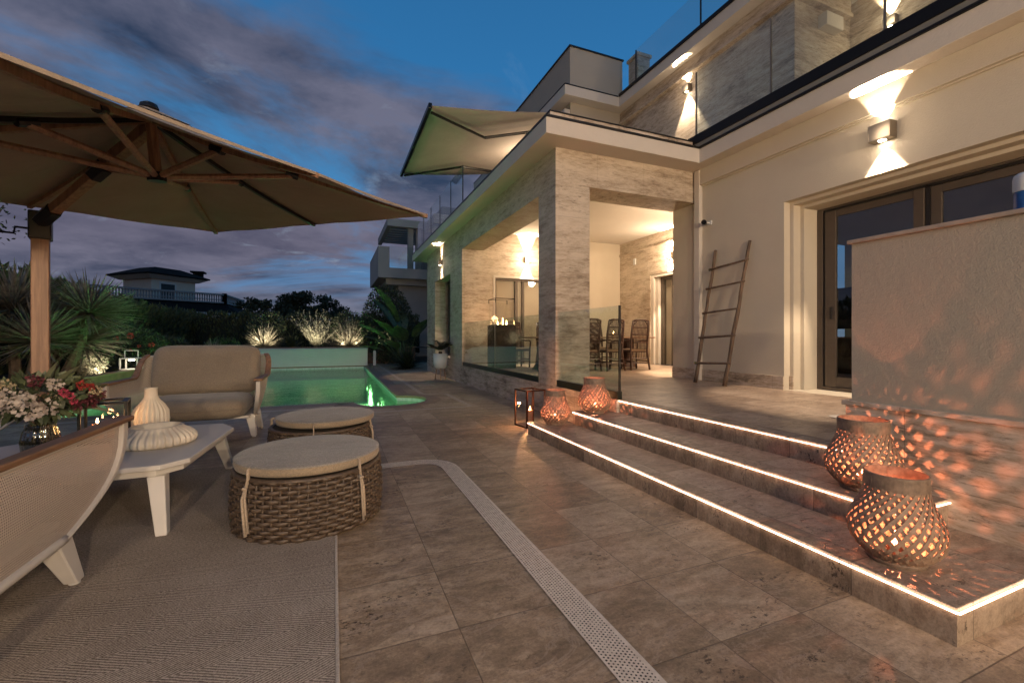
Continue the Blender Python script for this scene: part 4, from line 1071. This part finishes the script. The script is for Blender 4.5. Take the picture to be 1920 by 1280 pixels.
make_bamboo((2.905,1.60,.3065), 1.1, 'large bamboo lantern on the middle step against the garden wall, casting light spots', .79, 1.30, 6.5)
make_bamboo((2.475,4.66,.1535), .7, 'smaller lit bamboo lantern at the far end of the lowest step beside the copper lantern', .76, 1.35, 7)
make_bamboo((2.87,4.42,.3065), 1.9, 'smaller lit bamboo lantern at the far end of the middle step by the glass', .80, 1.28, 7)
# ------------------------------------------------------------------ dining set
def make_chair(loc, rz, label):
    e = empty('rattan_chair', loc, label, 'dining chair', 'dark rattan dining chairs in the porch', rz)
    # front faces +y; back at -y
    for sx in (-1, 1):
        MB().tube([(sx*.20,.20,0),(sx*.21,.20,.42),(sx*.23,.20,.62)], .021, 6).build('leg', M['rattan'], e, smooth=True)
        MB().tube([(sx*.24,-.28,0),(sx*.21,-.22,.42),(sx*.215,-.25,.8),(sx*.20,-.30,1.10)], .022, 6).build('leg', M['rattan'], e, smooth=True)
        MB().tube([(sx*.23,.20,.62),(sx*.27,.1,.66),(sx*.27,-.1,.66),(sx*.215,-.24,.68)], .021, 6).build('arm', M['rattan'], e, smooth=True)
    mb = MB(); mb.tube([(-.20,-.30,1.10),(-.1,-.31,1.13),(.1,-.31,1.13),(.20,-.30,1.10)], .022, 6)
    for i in range(11): x_ = -.17+.034*i; mb.tube([(x_,-.225,.46),(x_*1.02,-.25,.8),(x_,-.305,1.11)], .0095, 5)
    for z_, y_ in ((.62,-.238),(.80,-.252),(.96,-.28)): mb.tube([(-.21,y_,z_),(.21,y_,z_)], .015, 5)
    mb.tube([(-.2,-.29,1.0),(-.08,-.31,1.12)], .013, 5).tube([(.2,-.29,1.0),(.08,-.31,1.12)], .013, 5)
    mb.build('backrest', M['rattan'], e, smooth=True)
    mb = MB(); mb.box(-.22,-.22,.40,.22,.22,.425)
    for k_ in range(10): x_ = -.19+.042*k_; mb.tube([(x_,-.235,.26),(x_,-.225,.41)], .009, 4)
    mb.tube([(-.22,-.24,.26),(.22,-.24,.26)], .015, 5)
    mb.build('seat', M['rattan'], e)
    MB().box(-.20,-.20,.426,.20,.20,.475).build('seat_pad', M['rattanp'], e, bevel=.02)
    mb = MB(); mb.tube([(-.21,-.25,.16),(.21,-.25,.16)], .015, 5).tube([(-.205,.2,.16),(.205,.2,.16)], .015, 5); mb.tube([(-.22,-.26,.2),(-.205,.2,.2)], .015, 5).tube([(.22,-.26,.2),(.205,.2,.2)], .015, 5)
    mb.build('stretcher', M['rattan'], e)
    return e
c0_ = make_chair((6.42,8.25,F), -.1, 'dark rattan dining chair nearest the porch door, right end of the near side')
chairs = [((5.72,8.25), .05, 'rattan dining chair on the near side, seen through the end of the glass railing'),
          ((5.14,8.3), .1, 'rattan dining chair on the near side just right of the travertine column'),
          ((4.30,8.3), -.05, 'rattan dining chair on the near side just left of the travertine column'),
          ((4.25,9.95), PI+.1, 'rattan dining chair on the far side of the table, left end'),
          ((5.1,9.95), PI, 'rattan dining chair on the far side of the table behind the column'),
          ((5.9,9.95), PI-.1, 'rattan dining chair on the far side of the table behind the glass'),
          ((6.65,9.95), PI, 'rattan dining chair on the far side of the table, right end')]
for (p, rz_, lab) in chairs:
    c = copy_tree(c0_); c.location = (p[0], p[1], F); c.rotation_euler = (0,0,rz_); c['label'] = lab
dt = empty('dining_table', (5.6,9.1,F), 'long dark dining table with rattan chairs under the porch roof', 'dining table')
MB().box(-1.5,-.5,.715,1.75,.5,.75).build('table_top', simple('table_wood', (.22,.13,.08), .4, var=.2), dt, bevel=.01)
for sx in (-1.1, 1.3): MB().tube([(sx,0,0),(sx,0,.2),(sx,0,.71)], [.25,.12,.16], 16).build('pedestal', M['rattan'], dt)
def hurricane(loc, label, h=.16):
    e = empty('table_candle', loc, label, 'candle', 'candles in glass on the dining table')
    MB().lathe([(0,.0),(.045,.0),(.05,.02),(.05,h)], 18).build('glass', M['cglass'], e, smooth=True)
    c = MB().lathe([(0,.003),(.03,.003),(.03,h*.5),(0,h*.5)], 12).build('candle', M['candle'], e)
    MB().lathe([(0,h*.5),(.009,h*.5+.02),(.011,h*.5+.035),(0,h*.5+.08)], 8).build('flame', M['flame'], c)
hurricane((4.42,9.05,F+.7505), 'lit candle in a glass on the dining table seen left of the column')
hurricane((6.5,9.15,F+.7505), 'lit candle in a glass on the dining table seen right of the column')
pl = empty('potted_plant', (5.35,9.2,F+.7505), 'leafy table plant in a dark pot on the dining table', 'plant')
MB().lathe([(0,0),(.08,0),(.1,.14),(.09,.14),(0,.13)], 18).build('pot', M['black'], pl)
mb = MB()
for i in range(120): v_ = Vector((rnd.gauss(0,1),rnd.gauss(0,1),abs(rnd.gauss(0,1)))).normalized(); mb.blade(Vector((0,0,.12)), v_, rnd.uniform(.12,.26), .03, .3)
mb.build('leaves', M['shrub'], pl)
# gas fire column
fc = empty('fire_column', (3.78,9.9,F), 'dark square gas fire column with glass tube and flames behind the porch glass', 'patio heater')
MB().box(-.27,-.27,.0,.27,.27,1.02).build('body', simple('fire_body', (.05,.032,.022), .25, .5), fc, bevel=.008)
MB().box(-.25,-.25,1.021,.25,.25,1.04).build('burner_plate', M['black'], fc)
mb = MB()
for sx in (-1,1):
    for sy in (-1,1): mb.tube([(sx*.24,sy*.24,1.56),(sx*.24,sy*.24,1.66)], .01, 5)
mb.tube([(-.25,-.25,1.66),(.25,-.25,1.66),(.25,.25,1.66),(-.25,.25,1.66),(-.25,-.25,1.66)], .009, 5)
mb.build('top_frame', M['black'], fc)
for (a, b) in (((-.24,-.24),(.24,-.24)),((.24,-.24),(.24,.24)),((.24,.24),(-.24,.24)),((-.24,.24),(-.24,-.24))):
    mb = MB(); mb.add([(*a,1.04),(*b,1.04),(*b,1.60),(*a,1.60)], [(0,1,2,3)]); mb.build('pane', M['cglass'], fc)
for (fx, fy, fh) in ((-.10,0,.09),(.02,-.03,.17),(.14,.02,.11)):
    MB().lathe([(0,1.041),(.012,1.05),(.014,1.07),(.007,1.05+fh*.7),(0,1.05+fh)], 10, fx, fy).build('flame', M['flame'], fc, smooth=True)
light('POINT', 'fire_light', (0,0,1.2), 8, (1,.5,.2), fc, shadow_soft_size=.08)
# floor drain
o = MB().lathe([(.0,.0),(.11,.0),(.115,.003)], 28).build('floor_drain', peb('drain_disc', .02, (.4,.35,.3), (.5,.45,.4), False)); o.location = (4.35,2.55,F+.003); tag(o, 'small round perforated drain in the porch floor', 'drain')
# room contents
sb = empty('sideboard', (7.6,4.7,F), 'dark sideboard inside the room behind the sliding door', 'cabinet')
MB().box(-.25,-.6,.05,.25,.6,.72).build('body', simple('sideboard_wood', (.06,.035,.02), .4), sb, bevel=.008)
MB().box(-.28,-.63,.721,.28,.63,.745).build('top', simple('sideboard_top', (.25,.15,.09), .4), sb, bevel=.004)
tv = MB().box(8.6,3.9,1.35,8.66,5.3,2.1).build('television', M['black'], bevel=.01); tag(tv, 'black television screen inside the dark room', 'television')
# ------------------------------------------------------------------ potted cycad
pt = empty('potted_cycad', (2.78,12.1,0), 'dark cycad in a white pot on a three legged wooden stand', 'potted plant')
MB().lathe([(0,.30),(.10,.30),(.17,.36),(.195,.48),(.20,.74),(.185,.74),(.18,.66),(0,.66)], 36).build('pot', M['whitep'], pt, smooth=True)
for a in (.3, 2.4, 4.5): MB().tube([(.11*math.cos(a),.11*math.sin(a),.36),(.17*math.cos(a),.17*math.sin(a),0)], [.016,.011], 7).build('leg', M['legwood'], pt)
MB().tube([(0,0,.64),(0,0,.80)], [.06,.05], 10).build('trunk', M['bark'], pt)
mb = MB()
for i in range(20):
    az = i*2.4; el = .45+.65*rnd.random(); L = rnd.uniform(.42,.54)
    for k_ in range(22):
        q = .15+.85*k_/21; d = Vector((math.cos(az)*math.cos(el), math.sin(az)*math.cos(el), math.sin(el)))
        p = Vector((0,0,.80))+d*L*q-Vector((0,0,1))*L*.25*q*q; sd_ = Vector((-math.sin(az), math.cos(az), 0))
        for sg in (-1,1): mb.blade(p, sd_*sg+d*.5+Vector((0,0,.15)), .10*math.sin(PI*min(1,q*.9+.1))+.05, .032, .1, 2)
mb.build('fronds', M['cycas'], pt)
# ------------------------------------------------------------------ pool end, planters
cv = empty('pool_cover_box', (-1.35,19.7,0), 'long white slatted roller cover box at the far end of the pool', 'pool cover')
mb = MB()
for i in range(9): mb.box(-2.7,-.28+.004*(i%2),.0+.078*i+.01,2.68,.25,.0+.078*(i+1)+.004)
mb.build('slats', M['cover'], cv, bevel=.004); MB().box(-2.72,-.30,.716,2.70,.27,.735).build('lid', M['cover'], cv, bevel=.004)
o = MB().box(-.055,-.055,0,.055,.055,.60).lathe([(0,.601),(.05,.601),(.04,.63),(0,.635)], 16).build('bollard', M['whitep'], bevel=.004); o.location = (1.62,19.5,0.001); tag(o, 'short white bollard beside the pool cover box', 'bollard')
pln = empty('planter_wall', (-1,21,0), 'low brown planter wall running behind the pool', 'planter wall')
def pl_(name, mb, mat, **kw):
    o = mb.build(name, mat, pln, **kw); o.location = -Vector(pln.location); return o
pl_('wall', MB().box(-4.3,20.9,0,3.6,21.1,.72), M['bedwall']); pl_('coping', MB().box(-4.35,20.86,.721,3.65,21.14,.76), simple('wall_coping', (.28,.17,.11), .7), bevel=.004)
pln2 = empty('planter_wall', (-4.3,12,0), 'low brown planter wall along the left side of the pool', 'planter wall')
o = MB().box(-4.42,4.5,-.02,-4.301,20.9,.42).build('wall', M['bedwall'], pln2); o.location = -Vector(pln2.location)
o = MB().box(-4.45,4.5,.421,-4.27,20.85,.45).build('coping', simple('wall_coping2', (.24,.15,.10), .7), pln2, bevel=.004); o.location = -Vector(pln2.location)
mb = MB(); mb.grid(30, 60, lambda u, v: (-9+4.58*u, -2+26*v, .36+.04*math.sin(9*u+17*v))); mb.grid(40, 12, lambda u, v: (-4.3+9*u, 21.1+5*v, .68+.03*math.sin(31*u)))
tag(mb.build('planting_bed', M['soil']), kind='structure')
# small outdoor cage lantern on the planter edge
cl = empty('cage_lantern', (-4.36,12.75,.4505), 'small white open frame lantern glowing on the planter edge', 'lantern')
mb = MB(); 
for sx in (-1,1):
    for sy in (-1,1): mb.box(sx*.17,sy*.17,0,sx*.145,sy*.145,.27)
mb.box(-.17,-.17,.0,.17,.17,.015); mb.box(-.13,-.012,.27,-.115,.012,.43).box(.115,-.012,.27,.13,.012,.43).box(-.13,-.012,.43,.13,.012,.445)
mb.build('frame', M['whitep'], cl); MB().box(-.145,-.145,.25,.145,.145,.27).build('cap', M['whitep'], cl)
MB().lathe([(0,.24),(.06,.235),(.06,.205),(0,.20)], 16).build('bulb', M['bulb'], cl); light('POINT', 'lantern_light', (0,0,.12), .8, (1,.85,.6), cl, shadow_soft_size=.05)
# ------------------------------------------------------------------ plants
def yucca_head(mb, c, L, n_, up=.15, wd=.042):
    for i in range(n_):
        v_ = Vector((rnd.gauss(0,1),rnd.gauss(0,1),rnd.gauss(0,1)+up*2)).normalized()
        if v_.z < -.55: v_.z *= -.4
        mb.blade(Vector(c)+v_*.05, v_, L*rnd.uniform(.75,1.1), wd*rnd.uniform(.8,1.2), .01+.04*rnd.random(), 3, .5)
yu = empty('yucca', (-5.3,10.7,.36), 'big spiky yucca clump with several heads behind the umbrella pole', 'plant')
for (hx, hy, hz, L, n_) in ((-.2,.3,1.35,.95,230),(.35,-.2,.75,.85,200),(.75,.6,1.3,.9,230),(-.6,-.5,.9,.9,200),(.2,.9,.7,.85,160),(.55,.9,.75,.9,190),(-1.1,.1,.8,.9,150)):
    mb = MB(); yucca_head(mb, (hx,hy,hz), L, int(n_*1.5)); mb.build('leaf_head', M['yucca'], yu)
    MB().tube([(hx*.6,hy*.6,-.02),(hx*.9,hy*.9,hz*.6),(hx,hy,hz)], [.09,.07,.06], 8).build('trunk', M['bark'], yu)
light('SPOT', 'garden_spot', (-4.25,9.2,.3), 12, (1,.85,.65), None, spot_size=1.4, spot_blend=1, shadow_soft_size=.15, rot=(math.radians(62),0,math.radians(38)))
def tuft(nm, loc, L, n_, mat, label, cat='plant', wd=.02, bend=.5, droop=0, group=None):
    mb = MB()
    for i in range(n_):
        az = rnd.uniform(0,2*PI); el = math.radians(rnd.uniform(8,85))
        mb.blade((rnd.uniform(-.08,.08),rnd.uniform(-.08,.08),.0), (math.cos(az)*math.cos(el),math.sin(az)*math.cos(el),math.sin(el)), L*rnd.uniform(.7,1.1), wd, bend*math.cos(el)*.5, 4)
    o = mb.build(nm, mat); o.location = loc; return tag(o, label, cat, group)
def ball(nm, loc, rx, rz_, n_, mat, label, size=.1, cat='shrub', group=None, shape=None):
    mb = MB(); R2 = random.Random(n_+int(loc[0]*10))
    lumps = [(Vector((R2.gauss(0,1),R2.gauss(0,1),R2.gauss(0,.8))).normalized(), R2.uniform(.75,1.12)) for _ in range(14)]
    for i in range(n_):
        v_ = Vector((R2.gauss(0,1),R2.gauss(0,1),R2.gauss(0,1))).normalized(); q = R2.random()**.33
        l_ = max((v_.dot(a)*b for a, b in lumps)); q *= .78+.3*l_
        mb.leaf((v_.x*rx*q, v_.y*rx*q, rz_+v_.z*rz_*q), size*R2.uniform(.6,1.3), R2, .5, d=v_*1.2+Vector((R2.gauss(0,.7),R2.gauss(0,.7),R2.gauss(0,.7))))
    o = mb.build(nm, mat); o.location = loc; return tag(o, label, cat, group)
G = 'floodlit plants in the bed behind the pool'
def at(px, Y):
    dx = (px-960)/816; d = Y/(.9253-.3791*dx); return d*(.3791+.9253*dx)
def spot_up(x_, y_, z_, e, size=1.7):
    e *= .6
    light('SPOT', 'garden_spot', (x_, y_, z_), e*1.3, (1,.86,.64), None, spot_size=size, spot_blend=.9, shadow_soft_size=.06, rot=(math.radians(135),0,0))
for (px_, kind, lab) in ((495, 'g', 'floodlit spiky grass tuft at the left end of the bed behind the pool'), (592, 's', 'tall silvery shrub floodlit from below, second in the bed behind the pool'),
                   (655, 'g', 'round spiky agave like plant lit at its base, third in the bed behind the pool'), (722, 's', 'silvery bush floodlit at the right end of the bed behind the pool')):
    x_ = at(px_, 21.6)
    if kind == 'g':
        o = tuft('agave', (x_,21.9,.7), 1.25 if px_ < 550 else 1.5, 420 if px_ < 550 else 640, M['grass'], lab, 'plant', .022 if px_ > 550 else .04, .5 if px_ < 550 else .12, group=G)
        ball('shrub', (x_,22.3,.7), .75, .85, 2600, M['shrub'], 'dark rounded shrub behind '+('the left grass tuft' if px_ < 550 else 'the round spiky plant'), .10, group='dark shrubs behind the pool plants')
    else:
        mb = MB()
        for i in range(90):
            az = rnd.uniform(0,2*PI); el = math.radians(rnd.uniform(38,86)); L = rnd.uniform(.7,1.9) if px_ < 650 else rnd.uniform(.6,1.4); d = Vector((math.cos(az)*math.cos(el),math.sin(az)*math.cos(el),math.sin(el)))
            for k_ in range(26):
                q = .12+.88*k_/25; p = d*L*q; mb.blade(p, d*.8+Vector((rnd.gauss(0,.7),rnd.gauss(0,.7),rnd.gauss(0,.4))), rnd.uniform(.10,.2), .025, .15, 2)
        o = mb.build('silver_shrub', M['silver']); o.location = (x_,21.9,.7); tag(o, lab, 'shrub', G)
    spot_up(x_-.3, 21.0, .80, 26); spot_up(x_+.3, 21.0, .80, 26)
tuft('grass_clump', (at(545,21.5),21.5,.7), .7, 220, M['shrub'], 'small dark grass clump between the first two floodlit plants', 'plant', .03, .3)
ball('shrub', (at(690,21.8),21.8,.7), .5, .5, 1500, M['shrub'], 'dark low shrub between the two right floodlit plants', .1, group='dark shrubs behind the pool plants')
# left bed
ball('shrub', (-4.95,14.2,.38), .75, .55, 4200, M['shrub'], 'dark leafy shrub with red flowers in the left bed', .08)
fl = bpy.data.objects['shrub.003'] if 'shrub.003' in bpy.data.objects else None
sh = [o for o in bpy.data.objects if o.get('label') == 'dark leafy shrub with red flowers in the left bed'][0]
for (dx_, dy_, dz_, r_) in ((.25,-.55,.85,.07),(.0,-.6,.78,.055),(.62,-.35,.62,.06),(.45,-.6,.6,.035),(.3,-.65,.5,.03)):
    mb = MB(); p = Vector((dx_,dy_,dz_))
    for i in range(40): v_ = Vector((rnd.gauss(0,1),rnd.gauss(0,1),rnd.gauss(0,1))).normalized(); mb.leaf(p+v_*r_*.5, r_*.8, rnd, .9, d=v_)
    mb.build('blossom', M['fred'], sh)
ball('groundcover_bush', (-4.72,11.75,.40), .28, .22, 1500, M['silver'], 'small pale floodlit bush at the planter edge left of the loveseat', .045)
spot_up(-4.45, 11.45, .42, 14, 2.0)
tuft('agave', (at(398,17.5),17.5,.4), .8, 160, M['grass'], 'small floodlit spiky plant behind the loveseat back', 'plant', .03, .3); spot_up(at(398,17.2), 17.2, .45, 10, 1.2)
for (px_, Y_, r_, lab) in ((330,18.0,.6,'dark low bush at the foot of the hedge, left of the small lit plant'),(430,19.0,.55,'dark low bush at the foot of the hedge, right of the small lit plant'),(165,12.6,.6,'dark bush beside the yucca')):
    ball('shrub', (at(px_,Y_)-.2,Y_,.38), r_, r_*.7, 2200, M['shrub'], lab, .09)
# hedges : slim cypress plants with vertical streaks, one thing per row
def hedge(nm, p0, p1, h, th, n_, label, slope=0):
    mb = MB(); p0 = Vector(p0); p1 = Vector(p1); L = (p1-p0).length; d = (p1-p0)/L; nn = Vector((-d.y,d.x,0)); R3 = random.Random(n_)
    for i in range(n_):
        s_ = R3.random()*L; hh = (h+slope*max(0,s_/L-.35))*(1+.05*math.sin(s_*5.2)+.035*math.sin(s_*13+1)+R3.uniform(-.03,.03)); zz_ = hh*(R3.random()**.8)
        dep = th/2*(1+.16*math.sin(s_*9+.4*math.sin(zz_*3)))+R3.uniform(-.13,.05); sg = -1 if R3.random() < .78 else 1
        top_ = R3.random() < .12
        p = p0+d*s_+nn*(sg*dep if not top_ else R3.uniform(-1,1)*dep); p.z = p0.z+(hh if top_ else zz_)
        v_ = Vector((R3.gauss(0,.35),R3.gauss(0,.35),1.0))+nn*sg*.5
        mb.leaf(p, R3.uniform(.12,.30), R3, .30, d=v_)
    mb.box(0,0,0,.001,.001,.001)
    M4 = Matrix.Rotation(math.atan2(d.y,d.x),4,'Z'); core = MB()
    o = mb.build(nm, M['hedge']); tag(o, label, 'hedge')
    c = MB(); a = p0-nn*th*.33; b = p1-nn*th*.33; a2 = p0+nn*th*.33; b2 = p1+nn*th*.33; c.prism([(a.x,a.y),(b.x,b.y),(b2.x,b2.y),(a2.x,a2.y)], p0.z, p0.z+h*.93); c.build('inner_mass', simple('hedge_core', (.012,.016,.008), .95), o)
    return o
hedge('hedge', (-6.9,27.2,.3), (-6.9,7.0,.3), 1.93, 1.0, 30000, 'tall dark clipped conifer hedge along the left side of the garden', .75)
hedge('hedge', (4.6,25.6,.3), (-6.3,25.6,.3), 1.95, .8, 12000, 'dark conifer hedge behind the bed at the far end of the pool')
# far trees
def tree(nm, loc, rx, rz_, zc_, n_, label, size=.5, flat=False, trunk=True):
    e = empty(nm, loc, label, 'tree')
    mb = MB(); R2 = random.Random(int(loc[0]*7+n_))
    cl_ = [Vector((R2.uniform(-1,1),R2.uniform(-1,1),R2.uniform(-.6 if flat else -.9,1))) for _ in range(46)]
    cl_ = [c for c in cl_ if c.length < 1.05]
    for i in range(n_):
        c = R2.choice(cl_); v_ = Vector((R2.gauss(0,1),R2.gauss(0,1),R2.gauss(0,1))).normalized()*.27*R2.random()**.4
        p = c+v_
        if flat and p.z < -.25: p.z = -.25+R2.uniform(-.05,.05)
        mb.leaf((p.x*rx,p.y*rx,zc_+p.z*rz_), size*R2.uniform(.5,1.2), R2, .5)
    mb.build('crown', M['pine'], e)
    mb = MB(); mb.tube([(0,0,0),(rx*.04,0,zc_*.5),(0,0,zc_)], [rx*.07,rx*.05,rx*.03], 8)
    for k_ in range(5): a = k_*1.3; mb.tube([(0,0,zc_*.7),(rx*.5*math.cos(a),rx*.5*math.sin(a),zc_+rz_*.1)], [rx*.03,rx*.012], 6)
    mb.build('trunk', M['bark'], e); return e
x_ = at(582,46); tree('pine_tree', (x_,46,0), 3.1, 1.5, 3.6, 9000, 'broad dark umbrella pine silhouetted beyond the garden hedge', .34, True)
x_ = at(478,42); tree('dark_tree', (x_,42,0), 1.6, 1.3, 3.0, 2600, 'low ragged dark tree between the far villa and the umbrella pine', .35)
# left edge branch tree
e = tree('dark_tree', (at(-60,14),14.0,0), 1.2, 1.0, 4.2, 420, 'thin leafy tree whose branch tips show at the left edge', .12)
# banana / strelitzia near house far corner
bn = empty('banana_plant', (2.75,18.4,0), 'tall dark banana like plant with big leaves beside the far corner of the house', 'plant')
for i, (az, el, L) in enumerate(((2.9,1.15,2.2),(3.3,.95,2.0),(2.4,1.3,2.6),(3.8,1.1,1.9),(4.4,1.0,1.8),(1.6,1.2,2.4),(5.2,1.1,2.0),(3.1,.6,1.5),(3.6,1.4,2.8),(4.1,.75,1.5),(2.7,.8,1.7))):
    d = Vector((math.cos(az)*math.cos(el),math.sin(az)*math.cos(el),math.sin(el))); mb = MB()
    base_ = Vector((math.cos(az)*.1,math.sin(az)*.1,.1)); tip = base_+d*L*.62
    mb.tube([base_, base_+d*L*.3, tip], [.035,.025,.015], 6); 
    mb.blade(tip, d+Vector((math.cos(az)*.35,math.sin(az)*.35,-.1)), L*.8, .55, .22, 7, .3); mb.build('leaf', M['banana'], bn)
ball('shrub', (2.3,20.4,.0), 1.1, 1.75, 8000, M['shrub'], 'dark bushy shrub at the foot of the banana plant', .12)
tuft('palm_clump', (2.6,16.9,.0), 1.0, 200, M['cycas'], 'dark low palm like clump against the far corner of the house', 'plant', .05, .5)
x_ = at(738,30); pm = empty('palm_tree', (x_,30,0), 'small dark palm tree silhouetted left of the neighbouring house', 'tree')
mb = MB()
for i in range(46):
    az = rnd.uniform(0,2*PI); el = rnd.uniform(-.3,1.3); mb.blade((0,0,3.2), (math.cos(az)*math.cos(el),math.sin(az)*math.cos(el),math.sin(el)), rnd.uniform(.8,1.2), .12, .5, 4)
mb.build('crown', M['pine'], pm); MB().tube([(0,0,0),(.05,0,3.2)], [.16,.12], 8).build('trunk', M['bark'], pm)
# ------------------------------------------------------------------ far villa (left) and neighbour (right)
fv = empty('far_villa', (-22,42,0), 'distant villa with dark hipped roof tower and long balustraded terrace beyond the hedge', 'house')
def W2(px, d, z): # helper : world point for a picture column at a given forward distance
    dx = (px-960)/816; return Vector((d*(.3791+.9253*dx), d*(.9253-.3791*dx), z))
O = Vector(fv.location)
def fvp(nm, mb, mat, **kw):
    o = mb.build(nm, mat, fv, **kw); o.location = -O; return o
pL = W2(60,36,0); pC = W2(421,48,0); pR = W2(455,56,0); dA = (pC-pL).normalized(); dB = (pR-pC).normalized()
nA = Vector((-dA.y,dA.x,0));
if nA.dot(pR-pC) < 0: nA = -nA
back = 12
def strip(a, b, z0, z1, off, th): # wall strip between two points, offset outwards
    a = a-nA*off; b = b-nA*off; return [(a.x,a.y),(b.x,b.y),(b.x+nA.x*th,b.y+nA.y*th),(a.x+nA.x*th,a.y+nA.y*th)], z0, z1
zt = 5.15
mb = MB(); mb.prism([(pL.x,pL.y),(pC.x,pC.y),(pR.x,pR.y),(pR.x+nA.x*8,pR.y+nA.y*8),(pL.x+nA.x*14,pL.y+nA.y*14)], 0, zt-.8); fvp('wall', mb, M['vwall'])
def ring(off, z): 
    P_ = [pL-nA*off-dA*off, pC-nA*off+dB*0+dA*off*.6, pR+dA*off*.9, pR+nA*8, pL+nA*14]; return [(p.x,p.y,z) for p in P_]
mb = MB(); a = ring(1.5, zt-1.35); b = ring(-.1, zt-.25); mb.add(a+b, [(i,(i+1)%5,(i+1)%5+5,i+5) for i in range(5)]+[(5,6,7,8,9)]); fvp('roof', mb, M['vroof'])
mb = MB(); a = ring(1.45, zt-1.55); b = ring(1.5, zt-1.36); mb.add(a+b, [(i,(i+1)%5,(i+1)%5+5,i+5) for i in range(5)]+[(0,1,2,3,4)]); 
a = ring(.5, zt-2.1); b = ring(1.0, zt-1.56); mb.add(a+b, [(i,(i+1)%5,(i+1)%5+5,i+5) for i in range(5)]); fvp('cornice', mb, M['vtrim'])
mb = MB()
def balus(a, b, n_):
    for z0, z1, w_ in ((zt-.25,zt-.1,.16),(zt+.62,zt+.78,.16)):
        dd = (b-a).normalized(); q = Vector((-dd.y,dd.x,0))*w_; mb.prism([((a-q).x,(a-q).y),((b-q).x,(b-q).y),((b+q).x,(b+q).y),((a+q).x,(a+q).y)], z0, z1)
    for i in range(n_):
        p = a.lerp(b,(i+.5)/n_); mb.lathe([(.05,zt-.1),(.10,zt+.1),(.06,zt+.35),(.09,zt+.62)], 6, p.x, p.y)
    for p in (a, b): mb.box(p.x-.2,p.y-.2,zt-.25,p.x+.2,p.y+.2,zt+.85)
balus(pL, pC, 64); balus(pC, pR, 22); fvp('balustrade', mb, M['vbal'])
# tower
tL = W2(284,47,0); tR = W2(366,51.5,0); dT = (tR-tL).normalized(); nT = Vector((-dT.y,dT.x,0)); 
if nT.y < 0: nT = -nT
tw = 4.5; q = [tL, tR, tR+nT*tw, tL+nT*tw]
mb = MB(); mb.prism([(p.x,p.y) for p in q], 3, 7.9); fvp('wall', mb, M['vwall'])
def rq(off, z): return [(p.x,p.y,z) for p in (tL-dT*off-nT*off, tR+dT*off-nT*off, tR+nT*tw+dT*off+nT*off, tL+nT*tw-dT*off+nT*off)]
mb = MB(); mb.add(rq(1.05,7.95)+rq(1.05,8.1)+rq(-1.0,9.0), [(i,(i+1)%4,(i+1)%4+4,i+4) for i in range(4)]+[(i+4,(i+1)%4+4,(i+1)%4+8,i+8) for i in range(4)]+[(8,9,10,11),(3,2,1,0)])
tr_ = fvp('roof', mb, M['vroof'])
mb = MB(); mb.add(rq(.25,7.55)+rq(.95,7.94), [(i,(i+1)%4,(i+1)%4+4,i+4) for i in range(4)]); fvp('cornice', mb, M['vtrim'])
cp = W2(372,54,0); o = MB().box(cp.x-.45,cp.y-.45,8.2,cp.x+.45,cp.y+.45,9.1).box(cp.x-.7,cp.y-.7,9.1,cp.x+.7,cp.y+.7,9.3).build('chimney', M['vroof'], tr_)
a = tL.lerp(tR,.20)-nT*.05; b = tL.lerp(tR,.50)-nT*.05
wf = fvp('window', MB().prism([(a.x-dT.x*.2,a.y-dT.y*.2),(b.x+dT.x*.2,b.y+dT.y*.2),(b.x+dT.x*.2+nT.x*.1,b.y+dT.y*.2+nT.y*.1),(a.x-dT.x*.2+nT.x*.1,a.y-dT.y*.2+nT.y*.1)], 5.2, 7.35), M['vtrim'])
a2 = a-nT*.04; b2 = b-nT*.04; MB().prism([(a2.x,a2.y),(b2.x,b2.y),(b2.x+nT.x*.1,b2.y+nT.y*.1),(a2.x+nT.x*.1,a2.y+nT.y*.1)], 5.2, 7.1).build('pane', M['black'], wf)
# neighbour on the right : pergola slab and glass balcony
nb = empty('neighbour_house', (4,31,0), 'dark modern neighbouring house with pergola and glass balcony beyond the villa', 'house')
Y0 = 27.0
def nx(px): return at(px, Y0)
def np_(nm, mb, mat, parent=None, **kw):
    o = mb.build(nm, mat, parent or nb, **kw)
    if parent is None: o.location = -Vector(nb.location)
    return o
x0_, x1_ = nx(715), nx(735)
np_('wall', MB().box(x0_+1.1,Y0+.8,0,10,Y0+9,4.4), M['concl'])
np_('balcony', MB().box(x0_-.2,Y0-.2,4.75,10,Y0+6,5.35).box(x0_+.3,Y0+.3,4.4,10,Y0+6,4.749), M['concl'])
np_('parapet', MB().box(x0_-.2,Y0-.2,5.351,x0_-.02,Y0+6,6.6).box(x0_-.02,Y0-.2,5.351,x0_+.45,Y0+.0,6.6), M['concl'])
np_('railing', MB().box(x0_+.45,Y0-.12,5.36,10,Y0-.10,6.65), M['glass'])
np_('pergola', MB().box(x0_+.35,Y0+.0,7.9,10,Y0+.3,8.35).box(x0_+.35,Y0+.3,7.9,x0_+.6,Y0+6,8.35), M['concl'])
mb = MB()
for k_ in range(8): mb.box(x0_+.6,Y0+.6+.65*k_,7.95,10,Y0+.85+.65*k_,8.2)
np_('pergola_slats', mb, M['concrete'])
for xx_ in (nx(772), nx(787)): np_('post', MB().box(xx_-.16,Y0+.35,5.351,xx_+.16,Y0+.7,7.899), M['concl'])
np_('stair_tower', MB().box(nx(808),Y0-3,0,10,Y0+4,8.5), M['concrete'])
